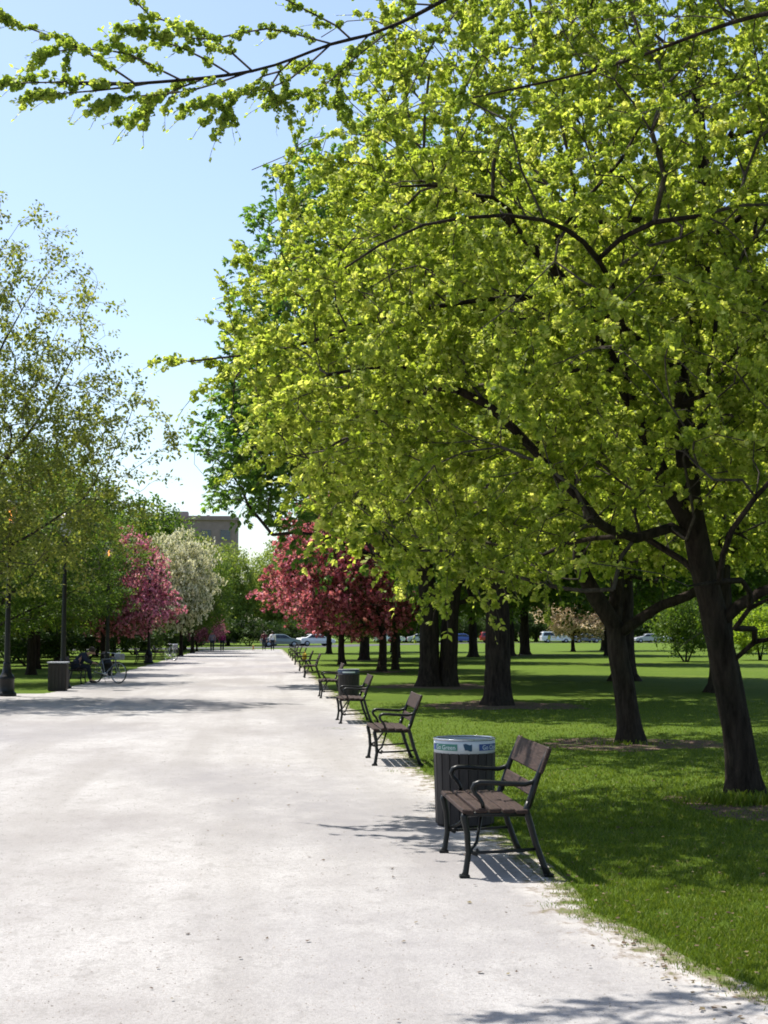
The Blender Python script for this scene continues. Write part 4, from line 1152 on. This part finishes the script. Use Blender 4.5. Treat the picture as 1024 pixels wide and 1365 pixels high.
# ------------------------------------------------------------------ cars (along +X, wheels on z=0)
def make_car(kind, paint):
    root = empty('parked_car')
    if kind == 'van':
        L, W, prof = 4.9, .95, [(-2.40, .35), (-2.44, .95), (-2.30, 1.62), (-2.05, 1.76), (.35, 1.78), (.75, 1.66), (1.55, 1.08), (2.30, .90), (2.44, .62), (2.40, .35)]
        cab = (-2.15, .70, 1.62, 1.14, 1.50); belt = 1.08
    elif kind == 'suv':
        L, W, prof = 4.7, .93, [(-2.30, .40), (-2.34, .95), (-2.20, 1.55), (-2.0, 1.70), (.15, 1.72), (.45, 1.64), (1.05, 1.12), (2.15, 1.02), (2.34, .70), (2.30, .40)]
        cab = (-2.05, .42, 1.58, 1.14, 1.0); belt = 1.1
    else:
        L, W, prof = 4.5, .88, [(-2.18, .33), (-2.24, .75), (-2.1, .98), (-1.55, 1.03), (-.85, 1.40), (-.5, 1.45), (.25, 1.43), (.5, 1.36), (1.15, .98), (2.05, .84), (2.24, .60), (2.18, .33)]
        cab = (-1.25, .45, 1.34, 1.02, 1.05); belt = 1.0
    hw = lambda z: W * (1 - .22 * max(0, (z - belt)) / .6 - .08 * max(0, (.5 - z)) / .2)
    b = MB(); v = []; n = len(prof)
    for ins, sgn in ((0, -1), (.07, -1), (.07, 1), (0, 1)):
        for (x, z) in prof:
            if ins: v.append((x, sgn * (hw(z) - .07), z))
            else: v.append((x * .985, sgn * hw(z), z - .02 * (z > .5)))
    f = [tuple(range(n)), tuple(range(4 * n - 1, 3 * n - 1, -1))]
    for a in range(3):
        for i in range(n):
            j = (i + 1) % n
            f.append((a * n + i, (a + 1) * n + i, (a + 1) * n + j, a * n + j))
    b.add(v, f); b.build('body', paint, root)
    xr, xt, zt, zb, xf = cab
    for s in (-1, 1):
        g = MB(); P = [(xr, zb), (xf, zb), (xt - .05, zt), (xr + .18, zt)]
        if kind == 'sedan': P = [(-1.3, 1.03), (.98, 1.0), (.42, zt), (-.78, zt)]
        for a, c in ((0.0, .49), (.51, 1.0)):
            def lp(A, B, t): return (A[0] + (B[0] - A[0]) * t, A[1] + (B[1] - A[1]) * t)
            q = [lp(P[0], P[1], a), lp(P[0], P[1], c), lp(P[3], P[2], c), lp(P[3], P[2], a)]
            g.add([(x, s * (hw(z) + .006), z) for x, z in q], [(0, 1, 2, 3)])
        g.build('side_window', M['glass_dark'], root)
    def cross(i, j, nm, t0=.12, t1=.88):
        (x0, z0), (x1, z1) = prof[i], prof[j]
        nx, nz = (z1 - z0), -(x1 - x0); l = math.hypot(nx, nz); nx, nz = -nx / l * -.008, -nz / l * -.008
        q = [];
        for t in (t0, t1):
            x = x0 + (x1 - x0) * t; z = z0 + (z1 - z0) * t
            q.append((x, z))
        cx = 1 if q[0][0] > 0 else -1
        g = MB(); g.add([(q[0][0] + .012 * cx, -hw(q[0][1]) + .14, q[0][1] + .010), (q[0][0] + .012 * cx, hw(q[0][1]) - .14, q[0][1] + .010), (q[1][0] + .012 * cx, hw(q[1][1]) - .14, q[1][1] + .010), (q[1][0] + .012 * cx, -hw(q[1][1]) + .14, q[1][1] + .010)], [(0, 1, 2, 3)])
        g.build(nm, M['glass_dark'], root)
    if kind == 'sedan': cross(3, 4, 'rear_window'); cross(7, 8, 'windscreen')
    else: cross(1, 2, 'rear_window', .3, .95); cross(5, 6, 'windscreen')
    for x in (-1.42, 1.42):
        for s in (-1, 1):
            t = MB(); t.tube([(x, s * (W - .22), .33), (x, s * (W + .012), .33)], .33, 20); wh = t.build('wheel', M['black'], root)
            t = MB(); t.tube([(x, s * (W - .10), .33), (x, s * (W + .020), .33)], .2, 14); t.build('rim', M['car_silver'], wh)
    for s in (-1, 1):
        t = MB(); t.box((prof[-2][0] - .05, s * (W - .22), prof[-2][1] + .07), (.14, .30, .12), None, .03); t.build('headlight', M['clear_lens'], root)
        t = MB(); t.box((prof[1][0] + .05, s * (W - .18), prof[1][1] - .04), (.12, .22, .16), None, .03); t.build('tail_light', M['red_lens'], root)
    return root
CG = 'cars parked in the street beyond the lawn'
for (kind, pm, x, y, rz, lb) in [
        ('van', 'car_white', 46.0, 222, 0, 'white minivan parked beyond the lawn beside the blossoming tree'),
        ('sedan', 'car_slate', 50.9, 222, 0, 'slate blue car parked in front of the white minivan'),
        ('sedan', 'car_silver', 60.8, 222, PI, 'silver car seen between the forked tree and the green bush'),
        ('sedan', 'car_white', 65.0, 222, 0, 'white car half hidden by the green bush on the lawn'),
        ('van', 'car_white', 19.6, 221, 0, 'white van seen between trunks under the pink blossom'),
        ('sedan', 'car_silver', 24.6, 221, 0, 'silver car seen left of the double trunked chestnut'),
        ('sedan', 'car_blue', 31.2, 222, 0, 'blue car seen between the chestnut and the thick elm trunk'),
        ('suv', 'car_red', 36.3, 222, 0, 'dark red car just left of the thick straight elm trunk'),
        ('sedan', 'car_white', 6.3, 170, R(20), 'white car near the far end of the bench row'),
        ('sedan', 'car_sage', 2.0, 160, R(8), 'pale sage car behind the pair of people at the end of the path'),
        ('sedan', 'car_silver', -22.5, 124, 0, 'silver car at the far left edge beyond the lawn'),
        ('suv', 'car_dark', -19.0, 126, PI, 'dark navy suv beyond the left lawn next to a silver car')]:
    o = make_car(kind, M[pm]); o.location = (x, y, .012); o.rotation_euler = (0, 0, rz)
    tag(o, lb, 'car' if kind != 'van' else 'van', CG)

# ------------------------------------------------------------------ people
def skin_mesh(name, nodes, edges, mat, parent, sub=2):
    """nodes: {key: (co, radius)}; root first"""
    keys = list(nodes); ix = {k: i for i, k in enumerate(keys)}
    me = D.meshes.new(name); me.from_pydata([nodes[k][0] for k in keys], [(ix[a], ix[b]) for a, b in edges], [])
    o = D.objects.new(name, me); COL.objects.link(o)
    md = o.modifiers.new('Skin', 'SKIN'); md.use_smooth_shade = True
    for i, k in enumerate(keys):
        r = nodes[k][1]; sv = me.skin_vertices[0].data[i]
        sv.radius = (r, r) if not hasattr(r, '__len__') else r
        sv.use_root = (i == 0)
    s = o.modifiers.new('Sub', 'SUBSURF'); s.levels = sub; s.render_levels = sub
    bpy.context.view_layer.update()
    m2 = D.meshes.new_from_object(o.evaluated_get(bpy.context.evaluated_depsgraph_get()))
    D.objects.remove(o)
    m2.materials.clear(); m2.materials.append(mat)
    for p in m2.polygons: p.use_smooth = True
    return link(D.objects.new(name, m2), parent)

def lerp(a, b, t): return tuple(a[i] + (b[i] - a[i]) * t for i in range(3))
def person(J, shirt, pants, label, group=None, hair=True):
    """J: joints in local metres, facing +X; y left/right"""
    root = empty('person')
    n = {}; e = []
    n['pel'] = (J['pel'], .13); n['wai'] = (lerp(J['pel'], J['che'], .45), .125); n['che'] = (J['che'], .145); n['nb'] = (lerp(J['che'], J['hd'], .5), .06)
    n['nk'] = (lerp(J['che'], J['hd'], .68), .055); n['jaw'] = (lerp(J['che'], J['hd'], .85), .075); n['hd'] = (J['hd'], .098); n['top'] = (lerp(J['che'], J['hd'], 1.22), .06)
    d = Vector(J.get('look', (1, 0, 0))).normalized()
    hd = Vector(J['hd'])
    n['nose'] = (tuple(hd + d * .115 + Vector((0, 0, -.03))), .014)
    e += [('pel', 'wai'), ('wai', 'che'), ('che', 'nb'), ('nb', 'nk'), ('nk', 'jaw'), ('jaw', 'hd'), ('hd', 'top'), ('hd', 'nose')]
    for s in ('l', 'r'):
        n['sh' + s] = (J['sh' + s], .065); n['el' + s] = (J['el' + s], .045); n['wr' + s] = (J['wr' + s], .03)
        wr = Vector(J['wr' + s]); fd = (wr - Vector(J['el' + s])).normalized()
        side = fd.cross(Vector((0, 0, 1)));
        if side.length < .2: side = Vector((1, 0, 0))
        side.normalize()
        n['pm' + s] = (tuple(wr + fd * .06), .030)
        e += [('che', 'sh' + s), ('sh' + s, 'el' + s), ('el' + s, 'wr' + s), ('wr' + s, 'pm' + s)]
        for k in range(4):
            a = wr + fd * .09 + side * (-.027 + .018 * k)
            ln = (.065, .075, .070, .055)[k]
            n['f%d' % k + s] = (tuple(a), .009); n['g%d' % k + s] = (tuple(a + fd * ln - Vector((0, 0, .01))), .008)
            e += [('pm' + s, 'f%d' % k + s), ('f%d' % k + s, 'g%d' % k + s)]
        n['t0' + s] = (tuple(wr + fd * .04 + side * .045), .010); n['t1' + s] = (tuple(wr + fd * .085 + side * .06), .009)
        e += [('pm' + s, 't0' + s), ('t0' + s, 't1' + s)]
        n['hp' + s] = (J['hp' + s], .09); n['kn' + s] = (J['kn' + s], .058); n['an' + s] = (J['an' + s], .04)
        an = Vector(J['an' + s]); n['toe' + s] = (tuple(an + Vector((.16, 0, -.05))), .035)
        e += [('pel', 'hp' + s), ('hp' + s, 'kn' + s), ('kn' + s, 'an' + s), ('an' + s, 'toe' + s)]
    body = skin_mesh('body', n, e, M['skin'], root, 1)
    g = {'wai': (n['wai'][0], .155), 'che': (n['che'][0], .175), 'pel': (lerp(J['pel'], J['che'], .05), .155), 'nb': (lerp(J['che'], J['hd'], .42), .085)}
    ge = [('wai', 'che'), ('wai', 'pel'), ('che', 'nb')]
    for s in ('l', 'r'):
        g['sh' + s] = (J['sh' + s], .085); g['el' + s] = (J['el' + s], .062); g['wr' + s] = (lerp(J['el' + s], J['wr' + s], .88), .046)
        ge += [('che', 'sh' + s), ('sh' + s, 'el' + s), ('el' + s, 'wr' + s)]
    skin_mesh('shirt', g, ge, shirt, root)
    g = {'pel': (J['pel'], .15)}; ge = []
    for s in ('l', 'r'):
        g['hp' + s] = (J['hp' + s], .108); g['kn' + s] = (J['kn' + s], .076); g['an' + s] = (lerp(J['kn' + s], J['an' + s], .95), .062)
        ge += [('pel', 'hp' + s), ('hp' + s, 'kn' + s), ('kn' + s, 'an' + s)]
    skin_mesh('trousers', g, ge, pants, root)
    for s in ('l', 'r'):
        an = Vector(J['an' + s])
        skin_mesh('shoe', {'h': (tuple(an + Vector((-.03, 0, -.035))), .048), 'm': (tuple(an + Vector((.07, 0, -.043))), .045), 't': (tuple(an + Vector((.19, 0, -.05))), .036)}, [('h', 'm'), ('m', 't')], M['black'], root, 1)
    b = -d
    hm = MB(); pr = [(.001, .105)] + [(.108 * math.sin(t), .105 * math.cos(t)) for t in np.linspace(.25, 2.1, 9)]
    hm.lathe(pr, 16); hr = hm.build('hair', M['hair'], root); hr.location = hd + b * .028 + Vector((0, 0, .035)); hr.rotation_euler = b.to_track_quat('X', 'Z').to_euler(); hr.rotation_euler.rotate_axis('Y', R(18))
    for s in (-1, 1):
        side = Vector((-d.y, d.x, 0))
        o = MB(); p = hd + d * .088 + side * .035 * s
        o.box(p, (.016, .022, .012), None, .004); o.build('eye', M['black'], root)
    tag(root, label, 'person', group)
    return root
def walker(st=.16):
    return dict(pel=(0, 0, .95), che=(.02, 0, 1.32), hd=(.05, 0, 1.62), shl=(0, .19, 1.40), shr=(0, -.19, 1.40), ell=(-.08, .25, 1.12), elr=(.10, -.25, 1.12), wrl=(.02, .25, .88), wrr=(.22, -.24, .90),
                hpl=(0, .09, .90), hpr=(0, -.09, .90), knl=(st * .8, .10, .50), knr=(-st * .2, -.10, .49), anl=(st, .10, .09), anr=(-st * 1.3, -.10, .10))
WG = 'people walking on the path far away'
for (x, y, rz, sh, pa, lb) in [(-4.25, 122.4, -PI / 2, 'greyshirt', 'denim', 'walking person in grey shirt and dark trousers on the left of a pair'),
                               (-3.5, 125.5, -PI / 2, 'magenta', 'denim', 'walking person in magenta top and dark trousers on the left side of the path'),
                               (.15, 131, PI / 2, 'maroon', 'denim', 'walking person in dark maroon top at the far end of the path'),
                               (.92, 130.5, PI / 2, 'whitecloth', 'denim', 'walking person in a white shirt and dark trousers at the far end of the path')]:
    p = person(walker(.17), M[sh], M[pa], lb, WG); p.location = (x, y, .008); p.rotation_euler = (0, 0, rz)
seated = dict(pel=(0, 0, .56), che=(.30, 0, .88), hd=(.58, 0, 1.02), look=(.8, 0, -.6), shl=(.30, .19, .93), shr=(.30, -.19, .93), ell=(.42, .24, .72), elr=(.42, -.24, .72), wrl=(.62, .10, .66), wrr=(.62, -.10, .66),
              hpl=(.04, .10, .56), hpr=(.04, -.10, .56), knl=(.46, .15, .54), knr=(.46, -.15, .54), anl=(.50, .15, .10), anr=(.56, -.15, .10))
p = person(seated, M['navy'], M['denim'], 'person in navy jacket hunched forward on the left bench'); p.location = (-6.05, 46.95, .01)

# small dog
dg = empty('dog', (-.8, 127, .008), R(-90))
n = {'ch': ((.10, 0, .30), .085), 'be': ((-.05, 0, .31), .07), 'ru': ((-.18, 0, .31), .07), 'nk': ((.18, 0, .38), .05), 'hd': ((.24, 0, .46), .055), 'mz': ((.32, 0, .44), .028), 'e1': ((.22, .04, .53), .016), 'e2': ((.22, -.04, .53), .016),
     'tl': ((-.28, 0, .40), .02), 'tt': ((-.30, 0, .48), .012)}
e = [('ch', 'be'), ('be', 'ru'), ('ch', 'nk'), ('nk', 'hd'), ('hd', 'mz'), ('hd', 'e1'), ('hd', 'e2'), ('ru', 'tl'), ('tl', 'tt')]
for s, q in ((1, 'l'), (-1, 'r')):
    n['fa' + q] = ((.11, .06 * s, .20), .03); n['fb' + q] = ((.10, .06 * s, .10), .02); n['fc' + q] = ((.12, .06 * s, .02), .02)
    n['ha' + q] = ((-.15, .06 * s, .22), .04); n['hb' + q] = ((-.22, .06 * s, .12), .02); n['hc' + q] = ((-.18, .06 * s, .02), .02)
    e += [('ch', 'fa' + q), ('fa' + q, 'fb' + q), ('fb' + q, 'fc' + q), ('ru', 'ha' + q), ('ha' + q, 'hb' + q), ('hb' + q, 'hc' + q)]
skin_mesh('body', n, e, M['dogfur'], dg, 1)
tag(dg, 'small tan dog standing in the middle of the path far away', 'dog')

# ------------------------------------------------------------------ building
bl = empty('apartment_building', (-18.5, 231, 0))
b = MB(); b.box((0, 8, 9.6), (28.5, 16, 19.2)); b.box((0, 8, 19.95), (29.1, 16.6, .5)); b.box((0, 8, 19.45), (28.5, 16, .498)); b.build('wall', M['brick'], bl)
b = MB(); b.box((0, 8, 20.32), (28.0, 15.6, .22)); rf = b.build('roof', M['concrete'], bl)
b = MB(); b.box((5.2, 5, 20.9), (2.0, 3, .95)); b.box((9.4, 6, 20.7), (.5, .5, .6)); b.build('vent_housing', M['concrete'], rf)
wm = MB(); wm.box((0, 0, 0), (1.5, .10, 1.5)); w0 = None
fm = MB(); 
for (cx, cz, sx, sz) in ((0, .8, 1.72, .1), (0, -.8, 1.72, .1), (-.81, 0, .1, 1.5), (.81, 0, .1, 1.5), (0, 0, .06, 1.5)): fm.box((cx, -.02, cz), (sx, .16, sz))
for fl in range(7):
    for k in range(9):
        x = -12.4 + 3.1 * k; z = 1.7 + 2.6 * fl
        if w0 is None:
            w0 = wm.build('window', M['window'], bl); fm.build('frame', M['concrete'], w0); wn = w0
        else: wn = copy_tree(w0, bl)
        wn.location = (x, -.02, z)
tag(bl, 'brown flat roofed apartment building closing the view at the end of the path', 'building')
